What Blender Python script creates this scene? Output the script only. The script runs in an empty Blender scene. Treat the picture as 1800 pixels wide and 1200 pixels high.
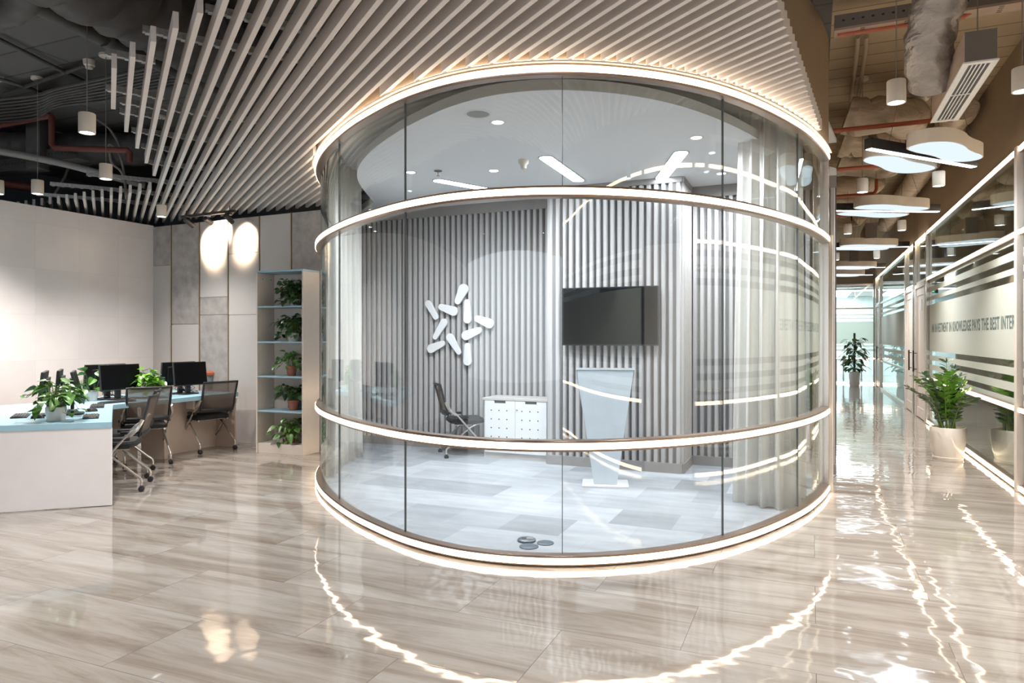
import bpy, math, random
from mathutils import Vector, Matrix, noise
R = math.radians
C = bpy.context.scene.collection
rnd = random.Random(7)

# ------------------------------------------------------------------ camera, world, exposure
sc = bpy.context.scene
cam_d = bpy.data.cameras.new('camera'); cam = bpy.data.objects.new('camera', cam_d); C.objects.link(cam)
F = 1240.0; H = 1.5; HY = 593.0
cam_d.sensor_width = 36; cam_d.lens = 36 * F / 1800
cam.location = (0, 0, H); cam.rotation_euler = (R(90), 0, 0)
cam_d.shift_y = -(600 - HY) / 1800
cam_d.clip_start = .05; cam_d.clip_end = 200
sc.camera = cam
sc.view_settings.view_transform = 'Standard'; sc.view_settings.look = 'None'
sc.view_settings.gamma = 1; sc.view_settings.use_curve_mapping = False
sc.view_settings.exposure = 1.0
world = bpy.data.worlds.new('world'); sc.world = world; world.use_nodes = True
world.node_tree.nodes['Background'].inputs[0].default_value = (.86, .92, 1, 1)
world.node_tree.nodes['Background'].inputs[1].default_value = 1.0
try:
    cy = sc.cycles
    cy.max_bounces = 10; cy.diffuse_bounces = 4; cy.glossy_bounces = 5; cy.transmission_bounces = 6
    cy.transparent_max_bounces = 24; cy.sample_clamp_indirect = 4; cy.caustics_reflective = False; cy.caustics_refractive = False
    cy.use_denoising = True
except Exception: pass

def W(px, py, z=0.0):            # a floor-plan point seen at pixel (px, py) on the level z
    Y = F * (H - z) / (py - HY); return Vector(((px - 900) / F * Y, Y, z))
def D(px, py, Y):                # the point at pixel (px, py) and depth Y
    return Vector(((px - 900) / F * Y, Y, H - (py - HY) / F * Y))

TH = R(23)                       # the corridor runs 23 degrees off the view
U = Vector((math.sin(TH), math.cos(TH), 0)); V = Vector((math.cos(TH), -math.sin(TH), 0))
RZ = -TH                         # local x = V, local y = U

# ------------------------------------------------------------------ helpers
class MB:
    def __init__(s): s.v = []; s.f = []; s.m = []
    def add(s, vs, fs, mi=0, M=None):
        b = len(s.v)
        for p in vs:
            p = Vector(p); s.v.append(M @ p if M is not None else p)
        for f in fs: s.f.append(tuple(b + i for i in f)); s.m.append(mi)
        return s
    def box(s, a, b, mi=0, M=None):
        (x0, y0, z0), (x1, y1, z1) = a, b
        return s.add([(x0,y0,z0),(x1,y0,z0),(x1,y1,z0),(x0,y1,z0),(x0,y0,z1),(x1,y0,z1),(x1,y1,z1),(x0,y1,z1)],
              [(3,2,1,0),(4,5,6,7),(0,1,5,4),(1,2,6,5),(2,3,7,6),(3,0,4,7)], mi, M)
    def prism(s, poly, z0, z1, mi=0, M=None):
        n = len(poly); A = sum(poly[i][0]*poly[(i+1)%n][1]-poly[(i+1)%n][0]*poly[i][1] for i in range(n))
        if A < 0: poly = list(poly)[::-1]
        vs = [(p[0],p[1],z0) for p in poly] + [(p[0],p[1],z1) for p in poly]
        fs = [tuple(range(n-1,-1,-1)), tuple(range(n,2*n))] + [(i,(i+1)%n,n+(i+1)%n,n+i) for i in range(n)]
        return s.add(vs, fs, mi, M)
    def tube(s, pts, r, n=10, mi=0, M=None, caps=True, rr=None):
        pts = [Vector(p) for p in pts]; vs = []; fs = []; up = None
        for i, p in enumerate(pts):
            t = (pts[min(i+1,len(pts)-1)] - pts[max(i-1,0)]).normalized()
            if up is None: up = Vector((0,0,1)) if abs(t.z) < .9 else Vector((1,0,0))
            a = t.cross(up).normalized(); b = a.cross(t).normalized(); up = b
            ri = rr[i] if rr else r
            for k in range(n):
                w = 2*math.pi*k/n; vs.append(p + a*math.cos(w)*ri + b*math.sin(w)*ri)
        for i in range(len(pts)-1):
            for k in range(n):
                k2 = (k+1)%n; fs.append((i*n+k, i*n+k2, (i+1)*n+k2, (i+1)*n+k))
        if caps:
            fs.append(tuple(range(n-1,-1,-1))); fs.append(tuple((len(pts)-1)*n+k for k in range(n)))
        return s.add(vs, fs, mi, M)
    def lathe(s, prof, c=(0,0,0), n=32, mi=0, M=None, caps=True):
        vs = []; fs = []
        for (r, z) in prof:
            for k in range(n):
                w = 2*math.pi*k/n; vs.append((c[0]+r*math.cos(w), c[1]+r*math.sin(w), c[2]+z))
        m = len(prof)
        for i in range(m-1):
            for k in range(n):
                k2 = (k+1)%n; fs.append((i*n+k, i*n+k2, (i+1)*n+k2, (i+1)*n+k))
        if caps:
            if prof[0][0] > 1e-4: fs.append(tuple(range(n-1,-1,-1)))
            if prof[-1][0] > 1e-4: fs.append(tuple((m-1)*n+k for k in range(n)))
        return s.add(vs, fs, mi, M)
    def sweep(s, path, prof, mi=0, closed_prof=True, caps=True):
        """path: [(point, outward normal)], prof: [(outward offset, z)]"""
        vs = []; fs = []; n = len(prof); m = len(path)
        for p, nn in path:
            for o, z in prof: vs.append((p.x+nn.x*o, p.y+nn.y*o, z))
        e = n if closed_prof else n-1
        for i in range(m-1):
            for k in range(e):
                k2 = (k+1)%n; fs.append((i*n+k, i*n+k2, (i+1)*n+k2, (i+1)*n+k))
        if caps and closed_prof:
            fs.append(tuple(range(n-1,-1,-1))); fs.append(tuple((m-1)*n+k for k in range(n)))
        return s.add(vs, fs, mi)
    def rbox(s, cx, cy, w, d, z0, z1, r=.02, mi=0, M=None, n=4):
        return s.prism(rrect(cx, cy, w, d, r, n), z0, z1, mi, M)

def rrect(cx, cy, w, d, r, n=4):
    out = []
    for (sx, sy, a0) in ((1,1,0),(-1,1,90),(-1,-1,180),(1,-1,270)):
        for i in range(n+1):
            a = R(a0 + 90*i/n); out.append((cx+sx*(w/2-r)+r*math.cos(a), cy+sy*(d/2-r)+r*math.sin(a)))
    return out

def obj(name, mb, mats, parent=None, smooth=True, bevel=0, loc=None):
    me = bpy.data.meshes.new(name); me.from_pydata([tuple(v) for v in mb.v], [], mb.f)
    if not isinstance(mats, (list, tuple)): mats = [mats]
    for m in mats: me.materials.append(m)
    if len(mats) > 1:
        for p, k in zip(me.polygons, mb.m): p.material_index = k
    if smooth:
        me.polygons.foreach_set('use_smooth', [True]*len(me.polygons)); me.set_sharp_from_angle(angle=R(38))
    me.update()
    o = bpy.data.objects.new(name, me); C.objects.link(o)
    if parent is not None: o.parent = parent
    if loc is not None: o.location = loc
    if bevel:
        b = o.modifiers.new('bevel', 'BEVEL'); b.width = bevel; b.segments = 2; b.limit_method = 'ANGLE'; b.angle_limit = R(40)
    return o
def tag(o, label, cat, group=None, kind=None):
    o['label'] = label; o['category'] = cat
    if group: o['group'] = group
    if kind: o['kind'] = kind
    return o
def thing(name, label, cat, loc=(0,0,0), rz=0.0, group=None):
    o = bpy.data.objects.new(name, None); C.objects.link(o); o.empty_display_size = .1
    o.location = loc; o.rotation_euler = (0,0,rz); return tag(o, label, cat, group)
def struct(name, mb, m, parent=None, smooth=False, **k):
    o = obj(name, mb, m, parent, smooth, **k); o['kind'] = 'structure'; return o
def holder(name, loc=(0,0,0), rz=0.0):
    o = bpy.data.objects.new(name, None); C.objects.link(o); o.location = loc; o.rotation_euler = (0,0,rz); o['kind'] = 'structure'; return o
def dup(root, loc=None, rz=None, label=None, scale=None):
    def cp(o, par):
        c = o.copy(); C.objects.link(c)
        if par is not None: c.parent = par
        for ch in [x for x in C.objects if x.parent is o]: cp(ch, c)
        return c
    kids = {}
    r = cp(root, None)
    if loc is not None: r.location = loc
    if rz is not None: r.rotation_euler = (0,0,rz)
    if label: r['label'] = label
    if scale is not None: r.scale = scale
    return r
ORD = ['first','second','third','fourth','fifth','sixth','seventh','eighth','ninth','tenth','eleventh','twelfth','thirteenth','fourteenth',
 'fifteenth','sixteenth','seventeenth','eighteenth','nineteenth','twentieth','twenty-first','twenty-second','twenty-third','twenty-fourth',
 'twenty-fifth','twenty-sixth','twenty-seventh','twenty-eighth','twenty-ninth','thirtieth','thirty-first','thirty-second','thirty-third',
 'thirty-fourth','thirty-fifth','thirty-sixth','thirty-seventh','thirty-eighth','thirty-ninth','fortieth','forty-first','forty-second',
 'forty-third','forty-fourth','forty-fifth','forty-sixth','forty-seventh','forty-eighth','forty-ninth','fiftieth']
def spot(name, loc, parent, power, col, angle=110, blend=.6, size=.04, aim=None):
    d = bpy.data.lights.new(name, 'SPOT'); d.energy = power; d.color = col; d.spot_size = R(angle); d.spot_blend = blend; d.shadow_soft_size = size
    o = bpy.data.objects.new(name, d); C.objects.link(o); o.parent = parent; o.location = loc
    if aim is not None: o.rotation_euler = Vector(aim).to_track_quat('-Z', 'Y').to_euler()
    return o

# ------------------------------------------------------------------ materials
def nt(name):
    m = bpy.data.materials.new(name); m.use_nodes = True; t = m.node_tree; t.nodes.clear()
    o = t.nodes.new('ShaderNodeOutputMaterial'); return m, t, o
def mat(name, col, rough=.5, metal=0., var=.04, scale=8., spec=.5, bump=0., coat=0., obj_co=True, stretch=None, emis=None):
    m, t, o = nt(name); N = t.nodes.new; L = t.links.new
    b = N('ShaderNodeBsdfPrincipled'); L(b.outputs[0], o.inputs[0])
    tc = N('ShaderNodeTexCoord'); mp = N('ShaderNodeMapping'); L(tc.outputs['Object'], mp.inputs[0])
    if stretch: mp.inputs['Scale'].default_value = stretch
    n = N('ShaderNodeTexNoise'); n.inputs['Scale'].default_value = scale; n.inputs['Detail'].default_value = 5; L(mp.outputs[0], n.inputs['Vector'])
    r = N('ShaderNodeValToRGB'); e = r.color_ramp.elements
    e[0].position = .3; e[1].position = .7
    e[0].color = tuple(max(0, c*(1-var)) for c in col) + (1,); e[1].color = tuple(min(1, c*(1+var)) for c in col) + (1,)
    L(n.outputs[0], r.inputs[0]); L(r.outputs[0], b.inputs['Base Color'])
    b.inputs['Roughness'].default_value = rough; b.inputs['Metallic'].default_value = metal
    b.inputs['Specular IOR Level'].default_value = spec
    if coat: b.inputs['Coat Weight'].default_value = coat; b.inputs['Coat Roughness'].default_value = .05
    if bump:
        bp = N('ShaderNodeBump'); bp.inputs['Strength'].default_value = bump; bp.inputs['Distance'].default_value = .03
        L(n.outputs[0], bp.inputs['Height']); L(bp.outputs[0], b.inputs['Normal'])
    return m
def emit(name, col, strength):
    m, t, o = nt(name); e = t.nodes.new('ShaderNodeEmission'); e.inputs[0].default_value = (*col, 1); e.inputs[1].default_value = strength
    t.links.new(e.outputs[0], o.inputs[0]); return m
def glass(name, tint=(.93,.97,.96), f0=.055, bumpy=0.0):
    m, t, o = nt(name); N = t.nodes.new; L = t.links.new
    tr = N('ShaderNodeBsdfTransparent'); tr.inputs[0].default_value = (*tint, 1)
    gl = N('ShaderNodeBsdfGlossy'); gl.inputs['Roughness'].default_value = 0.0; gl.inputs[0].default_value = (.95, 1, .98, 1)
    g = N('ShaderNodeNewGeometry'); d = N('ShaderNodeVectorMath'); d.operation = 'DOT_PRODUCT'
    L(g.outputs['Normal'], d.inputs[0]); L(g.outputs['Incoming'], d.inputs[1])
    a = N('ShaderNodeMath'); a.operation = 'ABSOLUTE'; L(d.outputs['Value'], a.inputs[0])
    s = N('ShaderNodeMath'); s.operation = 'SUBTRACT'; s.inputs[0].default_value = 1; L(a.outputs[0], s.inputs[1])
    p = N('ShaderNodeMath'); p.operation = 'POWER'; p.inputs[1].default_value = 5; L(s.outputs[0], p.inputs[0])
    k = N('ShaderNodeMath'); k.operation = 'MULTIPLY_ADD'; k.inputs[1].default_value = 1-f0; k.inputs[2].default_value = f0; L(p.outputs[0], k.inputs[0])
    mx = N('ShaderNodeMixShader'); L(k.outputs[0], mx.inputs[0]); L(tr.outputs[0], mx.inputs[1]); L(gl.outputs[0], mx.inputs[2]); L(mx.outputs[0], o.inputs[0])
    if bumpy:
        tc = N('ShaderNodeTexCoord'); n = N('ShaderNodeTexNoise'); n.inputs['Scale'].default_value = .8; n.inputs['Detail'].default_value = 1
        L(tc.outputs['Object'], n.inputs['Vector']); b = N('ShaderNodeBump'); b.inputs['Strength'].default_value = bumpy; b.inputs['Distance'].default_value = .02
        L(n.outputs[0], b.inputs['Height']); L(b.outputs[0], gl.inputs['Normal'])
    return m
def sheer(name, col, opacity, rough=.9):
    m, t, o = nt(name); N = t.nodes.new; L = t.links.new
    tr = N('ShaderNodeBsdfTransparent'); df = N('ShaderNodeBsdfDiffuse'); df.inputs[0].default_value = (*col, 1)
    tl = N('ShaderNodeBsdfTranslucent'); tl.inputs[0].default_value = (*col, 1)
    tc = N('ShaderNodeTexCoord'); n = N('ShaderNodeTexNoise'); n.inputs['Scale'].default_value = 30; L(tc.outputs['Object'], n.inputs['Vector'])
    mr = N('ShaderNodeMapRange'); mr.inputs['To Min'].default_value = opacity-.04; mr.inputs['To Max'].default_value = min(1, opacity+.04); L(n.outputs[0], mr.inputs[0])
    m1 = N('ShaderNodeMixShader'); m1.inputs[0].default_value = .4; L(df.outputs[0], m1.inputs[1]); L(tl.outputs[0], m1.inputs[2])
    m2 = N('ShaderNodeMixShader'); L(mr.outputs[0], m2.inputs[0]); L(tr.outputs[0], m2.inputs[1]); L(m1.outputs[0], m2.inputs[2]); L(m2.outputs[0], o.inputs[0])
    return m

def floor_mat():
    m, t, o = nt('polished_stone_tile'); N = t.nodes.new; L = t.links.new
    b = N('ShaderNodeBsdfPrincipled'); L(b.outputs[0], o.inputs[0])
    tc = N('ShaderNodeTexCoord'); mp = N('ShaderNodeMapping'); L(tc.outputs['Object'], mp.inputs[0])
    mp.inputs['Location'].default_value = (2.98+.6, -2.23+6, 0)
    br = N('ShaderNodeTexBrick'); br.offset = .5; br.inputs['Scale'].default_value = 1
    br.inputs['Brick Width'].default_value = 1.2; br.inputs['Row Height'].default_value = .6; br.inputs['Mortar Size'].default_value = .0016
    br.inputs['Mortar Smooth'].default_value = 0; br.inputs['Bias'].default_value = 0
    br.inputs['Color1'].default_value = (0,0,0,1); br.inputs['Color2'].default_value = (1,1,1,1); br.inputs['Mortar'].default_value = (.5,.5,.5,1)
    L(mp.outputs[0], br.inputs['Vector'])
    # streaks along the tile, shifted tile by tile
    st = N('ShaderNodeMapping'); st.inputs['Scale'].default_value = (.45, 4.2, 1); st.inputs['Rotation'].default_value = (0,0,R(3)); L(tc.outputs['Object'], st.inputs[0])
    ml = N('ShaderNodeVectorMath'); ml.operation = 'SCALE'; ml.inputs['Scale'].default_value = 40; L(br.outputs['Color'], ml.inputs[0])
    ad = N('ShaderNodeVectorMath'); ad.operation = 'ADD'; L(st.outputs[0], ad.inputs[0]); L(ml.outputs[0], ad.inputs[1])
    n1 = N('ShaderNodeTexNoise'); n1.inputs['Scale'].default_value = 1.3; n1.inputs['Detail'].default_value = 12; n1.inputs['Roughness'].default_value = .68; n1.inputs['Distortion'].default_value = .6
    L(ad.outputs[0], n1.inputs['Vector'])
    r = N('ShaderNodeValToRGB'); L(n1.outputs[0], r.inputs[0]); cr = r.color_ramp
    cr.elements[0].position = .27; cr.elements[0].color = (.165,.13,.105,1)
    cr.elements[1].position = .74; cr.elements[1].color = (.45,.42,.385,1)
    x = cr.elements.new(.40); x.color = (.265,.222,.188,1)
    x = cr.elements.new(.53); x.color = (.36,.322,.286,1)
    mx = N('ShaderNodeMix'); mx.data_type = 'RGBA'; L(br.outputs['Fac'], mx.inputs['Factor']); L(r.outputs[0], mx.inputs['A']); mx.inputs['B'].default_value = (.16,.13,.11,1)
    L(mx.outputs['Result'], b.inputs['Base Color'])
    b.inputs['Roughness'].default_value = .045; b.inputs['IOR'].default_value = 1.62
    # each tile is polished slightly wavy
    w = N('ShaderNodeTexNoise'); w.inputs['Scale'].default_value = 4.5; w.inputs['Detail'].default_value = 1.5
    ad2 = N('ShaderNodeVectorMath'); ad2.operation = 'ADD'; L(tc.outputs['Object'], ad2.inputs[0]); L(ml.outputs[0], ad2.inputs[1]); L(ad2.outputs[0], w.inputs['Vector'])
    bp = N('ShaderNodeBump'); bp.inputs['Strength'].default_value = .055; bp.inputs['Distance'].default_value = .06; L(w.outputs[0], bp.inputs['Height'])
    L(bp.outputs[0], b.inputs['Normal'])
    return m
def carpet_mat():
    m, t, o = nt('carpet_tiles'); N = t.nodes.new; L = t.links.new
    b = N('ShaderNodeBsdfPrincipled'); L(b.outputs[0], o.inputs[0]); b.inputs['Roughness'].default_value = .95; b.inputs['Specular IOR Level'].default_value = .1
    tc = N('ShaderNodeTexCoord')
    br = N('ShaderNodeTexBrick'); br.offset = .5; br.inputs['Scale'].default_value = 1; br.inputs['Brick Width'].default_value = .5; br.inputs['Row Height'].default_value = .5
    br.inputs['Mortar Size'].default_value = .0012; br.inputs['Color1'].default_value = (.19,.20,.215,1); br.inputs['Color2'].default_value = (.38,.392,.415,1); br.inputs['Mortar'].default_value = (.3,.31,.34,1)
    br.inputs['Bias'].default_value = .25
    L(tc.outputs['Object'], br.inputs['Vector'])
    mp = N('ShaderNodeMapping'); mp.inputs['Scale'].default_value = (1.2, 5, 1); L(tc.outputs['Object'], mp.inputs[0])
    n = N('ShaderNodeTexNoise'); n.inputs['Scale'].default_value = 1.6; n.inputs['Detail'].default_value = 6; L(mp.outputs[0], n.inputs['Vector'])
    f = N('ShaderNodeTexNoise'); f.inputs['Scale'].default_value = 260; L(tc.outputs['Object'], f.inputs['Vector'])
    a = N('ShaderNodeMath'); a.operation = 'ADD'; L(n.outputs[0], a.inputs[0]); L(f.outputs[0], a.inputs[1])
    mr = N('ShaderNodeMapRange'); mr.inputs['From Min'].default_value = .6; mr.inputs['From Max'].default_value = 1.4; mr.inputs['To Min'].default_value = .78; mr.inputs['To Max'].default_value = 1.2; L(a.outputs[0], mr.inputs[0])
    vm = N('ShaderNodeVectorMath'); vm.operation = 'SCALE'; L(br.outputs['Color'], vm.inputs[0]); L(mr.outputs[0], vm.inputs['Scale']); L(vm.outputs[0], b.inputs['Base Color'])
    return m
def tiled(name, col, bw, rh, mortar=(.5,.48,.47), ms=.002, rough=.25, offset=0., var=.03, bump=.0, rot=0):
    m, t, o = nt(name); N = t.nodes.new; L = t.links.new
    b = N('ShaderNodeBsdfPrincipled'); L(b.outputs[0], o.inputs[0]); b.inputs['Roughness'].default_value = rough
    tc = N('ShaderNodeTexCoord'); mp = N('ShaderNodeMapping'); mp.inputs['Rotation'].default_value = rot if rot else (0,0,0); L(tc.outputs['Object'], mp.inputs[0])
    br = N('ShaderNodeTexBrick'); br.offset = offset; br.inputs['Scale'].default_value = 1; br.inputs['Brick Width'].default_value = bw; br.inputs['Row Height'].default_value = rh
    br.inputs['Mortar Size'].default_value = ms; br.inputs['Mortar'].default_value = (*mortar,1)
    br.inputs['Color1'].default_value = tuple(c*(1-var) for c in col)+(1,); br.inputs['Color2'].default_value = tuple(min(1,c*(1+var)) for c in col)+(1,)
    L(mp.outputs[0], br.inputs['Vector']); n = N('ShaderNodeTexNoise'); n.inputs['Scale'].default_value = 3; n.inputs['Detail'].default_value = 4; L(tc.outputs['Object'], n.inputs['Vector'])
    mr = N('ShaderNodeMapRange'); mr.inputs['To Min'].default_value = .93; mr.inputs['To Max'].default_value = 1.07; L(n.outputs[0], mr.inputs[0])
    vm = N('ShaderNodeVectorMath'); vm.operation = 'SCALE'; L(br.outputs['Color'], vm.inputs[0]); L(mr.outputs[0], vm.inputs['Scale']); L(vm.outputs[0], b.inputs['Base Color'])
    return m

M = {}
M['floor'] = floor_mat(); M['carpet'] = carpet_mat()
M['white_tile'] = tiled('glossy_white_wall_tile', (.80,.745,.73), .6, .6, (.66,.61,.59), .0012, .22, rot=(R(90),0,0))
M['smooth_panel'] = mat('smooth_panel', (.50,.47,.45), .4, var=.02, scale=3)
M['stone_panel'] = mat('mottled_stone_panel', (.36,.335,.32), .5, var=.22, scale=7)
M['gold'] = mat('gold_trim', (.42,.33,.22), .3, metal=.9)
M['slab_grey'] = tiled('grey_painted_slab', (.105,.098,.096), 2.4, .42, (.05,.047,.046), .012, .8, .5, .08)
M['slab_warm'] = tiled('warm_lit_slab', (.42,.33,.22), 6, .3, (.14,.1,.07), .008, .8, .5, .05)  # same slab over the corridor, the warm uplight put into its colour
M['grey_paint'] = mat('grey_painted_metal', (.075,.07,.068), .6, var=.15)
M['far_wall'] = mat('blue_grey_wall', (.10,.115,.13), .8)
M['beige_wall'] = mat('beige_wall', (.36,.285,.205), .7, var=.05, scale=2)
M['fascia'] = mat('brown_fascia', (.34,.25,.165), .6, var=.05, scale=2)
M['baffle'] = mat('white_baffle', (.70,.655,.635), .45, var=.015)
M['carrier'] = mat('galvanised_carrier', (.5,.5,.5), .3, metal=.9, var=.2, scale=40)
M['bronze'] = mat('brushed_bronze', (.36,.27,.215), .28, metal=.85, var=.06, stretch=(1,1,30))
M['steel'] = mat('brushed_steel', (.62,.56,.50), .25, metal=.9, var=.08, stretch=(1,1,.05))
M['black'] = mat('black_plastic', (.018,.018,.02), .4, var=.1)
M['blackgloss'] = mat('black_screen', (.006,.006,.007), .25, var=.1, spec=.12)
M['seal'] = mat('dark_seal', (.10,.12,.12), .5)
M['led'] = emit('warm_led', (1,.79,.57), 5.2)
M['led_up'] = emit('warm_uplight', (1,.84,.68), 6.5)
M['led_cool'] = emit('cool_led', (.86,.94,1), 6)
M['office_light'] = emit('office_diffuser', (.86,.96,1), 26)
M['slot_light'] = emit('slot_diffuser', (.86,.94,1), 17)
M['petal_light'] = emit('petal_diffuser', (.80,.92,1), .52)
M['lamp_white'] = mat('white_lamp_shell', (.72,.66,.58), .4)
M['glass'] = glass('curved_clear_glass', (.965,.98,.98), .058, bumpy=.12)
M['glass2'] = glass('flat_clear_glass', (.93,.965,.95), .075)
M['frost'] = sheer('frosted_film', (.86,.90,.84), .82)
M['lettering'] = mat('dark_green_lettering', (.10,.15,.15), .5)
M['flute'] = mat('taupe_fluted_panel', (.44,.42,.415), .45, var=.05, stretch=(1,1,.05), scale=30)
M['flute_back'] = mat('taupe_groove', (.14,.13,.13), .6)
M['taupe'] = mat('taupe_board', (.30,.275,.265), .5)
M['pod_ceiling'] = mat('white_plaster_ceiling', (.83,.85,.87), .7, var=.01)
M['curtain'] = sheer('sheer_curtain', (.88,.86,.82), .76)
M['white'] = mat('white_lacquer', (.74,.74,.75), .35, var=.01)
M['desk_white'] = mat('white_laminate', (.82,.79,.80), .4, var=.015)
M['desk_blue'] = mat('pale_blue_laminate', (.34,.56,.68), .35, var=.03)
M['modesty'] = mat('beige_laminate', (.60,.49,.42), .5, var=.02)
M['shelf'] = mat('cream_laminate', (.62,.56,.51), .45, var=.02)
M['shelf_blue'] = mat('shelf_blue_laminate', (.30,.46,.56), .4)
M['leaf'] = mat('variegated_leaf', (.075,.19,.035), .35, var=.55, scale=14)
M['leaf_lit'] = mat('bright_leaf', (.14,.33,.035), .3, var=.5, scale=10)  # brighter green leaf colour
M['leaf_dark'] = mat('deep_green_leaf', (.035,.085,.028), .35, var=.5, scale=10)
M['stem'] = mat('green_stem', (.13,.2,.05), .5, var=.2)
M['soil'] = mat('soil', (.06,.04,.03), .9, var=.4, scale=40)
M['terracotta'] = mat('terracotta', (.33,.12,.075), .6, var=.15)
M['ceramic'] = mat('cream_ceramic', (.82,.78,.72), .15, var=.015, coat=.3)
M['white_pot'] = mat('white_ceramic', (.74,.73,.72), .25)
M['chrome'] = mat('satin_silver', (.62,.58,.55), .25, metal=.8)
M['mesh'] = sheer('brown_mesh_fabric', (.12,.095,.08), .82)
M['seat'] = mat('black_seat_fabric', (.015,.014,.015), .85, var=.3, scale=60)
M['cabinet_top'] = mat('pale_wood_grain', (.50,.46,.43), .4, var=.12, stretch=(1,14,14), scale=5)
M['foil'] = mat('crumpled_foil_duct', (.50,.41,.31), .42, metal=.15, var=.18, scale=4, bump=1.0, stretch=(1,3,3))
M['foil_grey'] = mat('crumpled_grey_duct', (.30,.275,.26), .38, metal=.4, var=.2, scale=7, bump=1.0, stretch=(1,1,3))
M['red_pipe'] = mat('red_sprinkler_pipe', (.42,.10,.05), .45, var=.1)
M['red_dark'] = mat('dull_red_pipe', (.16,.05,.04), .5)
M['plywood'] = mat('plywood_box', (.42,.32,.25), .6, var=.12, stretch=(1,1,9), scale=4)
M['grey_box'] = mat('grey_plenum', (.17,.15,.135), .6)
M['grille'] = mat('white_grille', (.78,.77,.76), .4)
M['door_white'] = mat('white_door_frame', (.72,.66,.60), .4)
M['pale_blue_wall'] = mat('pale_blue_wall', (.70,.80,.82), .6)
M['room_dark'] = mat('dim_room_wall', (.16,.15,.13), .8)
M['sign_blue'] = mat('teal_card', (.05,.22,.29), .4)
M['sign_text'] = mat('white_print', (.8,.85,.85), .5)
M['rust'] = mat('rust_cloth', (.45,.12,.06), .7)
M['clear_plastic'] = glass('clear_vase', (.85,.88,.88), .08)
M['cable'] = mat('grey_cable', (.22,.2,.18), .6)

# ------------------------------------------------------------------ plan of the curved glass room
CTRL = [(-2.22,10.0),(-2.22,9.3),(-2.20,8.6),(-2.16,7.95),(-2.08,7.5),(-2.0,7.2),(-1.84,6.76),(-1.66,6.38),(-1.45,6.0),(-1.25,5.68),(-1.06,5.43),(-.82,5.13),(-.55,4.89),
        (-.3,4.73),(0,4.63),(.33,4.59),(.75,4.65),(1.16,4.8),(1.54,5.03),(1.96,5.39),(2.41,5.87),(2.62,6.14),(2.9,6.55),(3.08,6.86)]
def catmull(P, n=12):
    P = [Vector((*p, 0)) for p in P]; Q = [P[0]*2-P[1]] + P + [P[-1]*2-P[-2]]; out = []
    for i in range(1, len(Q)-2):
        a,b,c,d = Q[i-1:i+3]
        for k in range(n):
            t = k/n; out.append(.5*((2*b)+(c-a)*t+(2*a-5*b+4*c-d)*t*t+(3*b-a-3*c+d)*t**3))
    out.append(P[-1]); return out
def resample(P, step):
    L = [0]
    for a, b in zip(P, P[1:]): L.append(L[-1]+(b-a).length)
    n = max(2, round(L[-1]/step)); out = []; j = 0
    for i in range(n+1):
        s = L[-1]*i/n
        while j < len(L)-2 and L[j+1] < s: j += 1
        out.append(P[j].lerp(P[j+1], (s-L[j])/max(1e-9, L[j+1]-L[j])))
    return out
curve = resample(catmull(CTRL), .06)
for _ in range(14):
    curve = [curve[0]] + [(curve[i-1]+curve[i]*2+curve[i+1])/4 for i in range(1,len(curve)-1)] + [curve[-1]]
def normals(P):
    o = []
    for i in range(len(P)):
        t = (P[min(i+1,len(P)-1)]-P[max(i-1,0)]).normalized(); o.append(Vector((t.y, -t.x, 0)))   # outward = towards the camera side
    return o
CN = normals(curve); PATH = list(zip(curve, CN))
def off(o, path=PATH): return [p+n*o for p, n in path]
def at_px(x):                      # index on the curve seen at picture column x, on the visible front
    best = min((abs(900+F*(p.x-n.x*.05)/(p.y-n.y*.05)-x), i) for i, (p, n) in enumerate(PATH) if p.y < 7.1); return best[1]

# ------------------------------------------------------------------ setting: floor, ceilings, walls
fl = struct('floor', MB().box((-16,-14,-.1),(16,34,0)), M['floor']); fl.rotation_euler = (0,0,RZ)
def loc2(p): return (p.dot(V), p.dot(U))
cx0 = Vector((-5.66,10.93,0)); cx1 = Vector((-2.22,9.23,0))       # tile wall
# corridor walls: left from the end post E, right glass line G
E0 = Vector((3.105,6.93,0)); G0 = Vector((4.91,6.76,0))
def G(Y): return G0 + U*((Y-6.76)/U.y)
# slabs (local frame turned with the corridor)
gs = loc2(E0)[0]
cl = struct('ceiling', MB().box((-16,-14,4.4),(gs+.02,30,4.6)), M['slab_grey']); cl.rotation_euler = (0,0,RZ)
cr_ = struct('ceiling_corridor', MB().box((gs+.02,-14,4.4),(16,30,4.6)), M['slab_warm']); cr_.rotation_euler = (0,0,RZ)
# white tiled wall, parallel to the corridor
o = struct('wall_left', MB().box((-14,-.15,0),(0,0,3.22)), M['white_tile'], loc=cx0); o.rotation_euler = (0,0,RZ+R(90))
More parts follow.
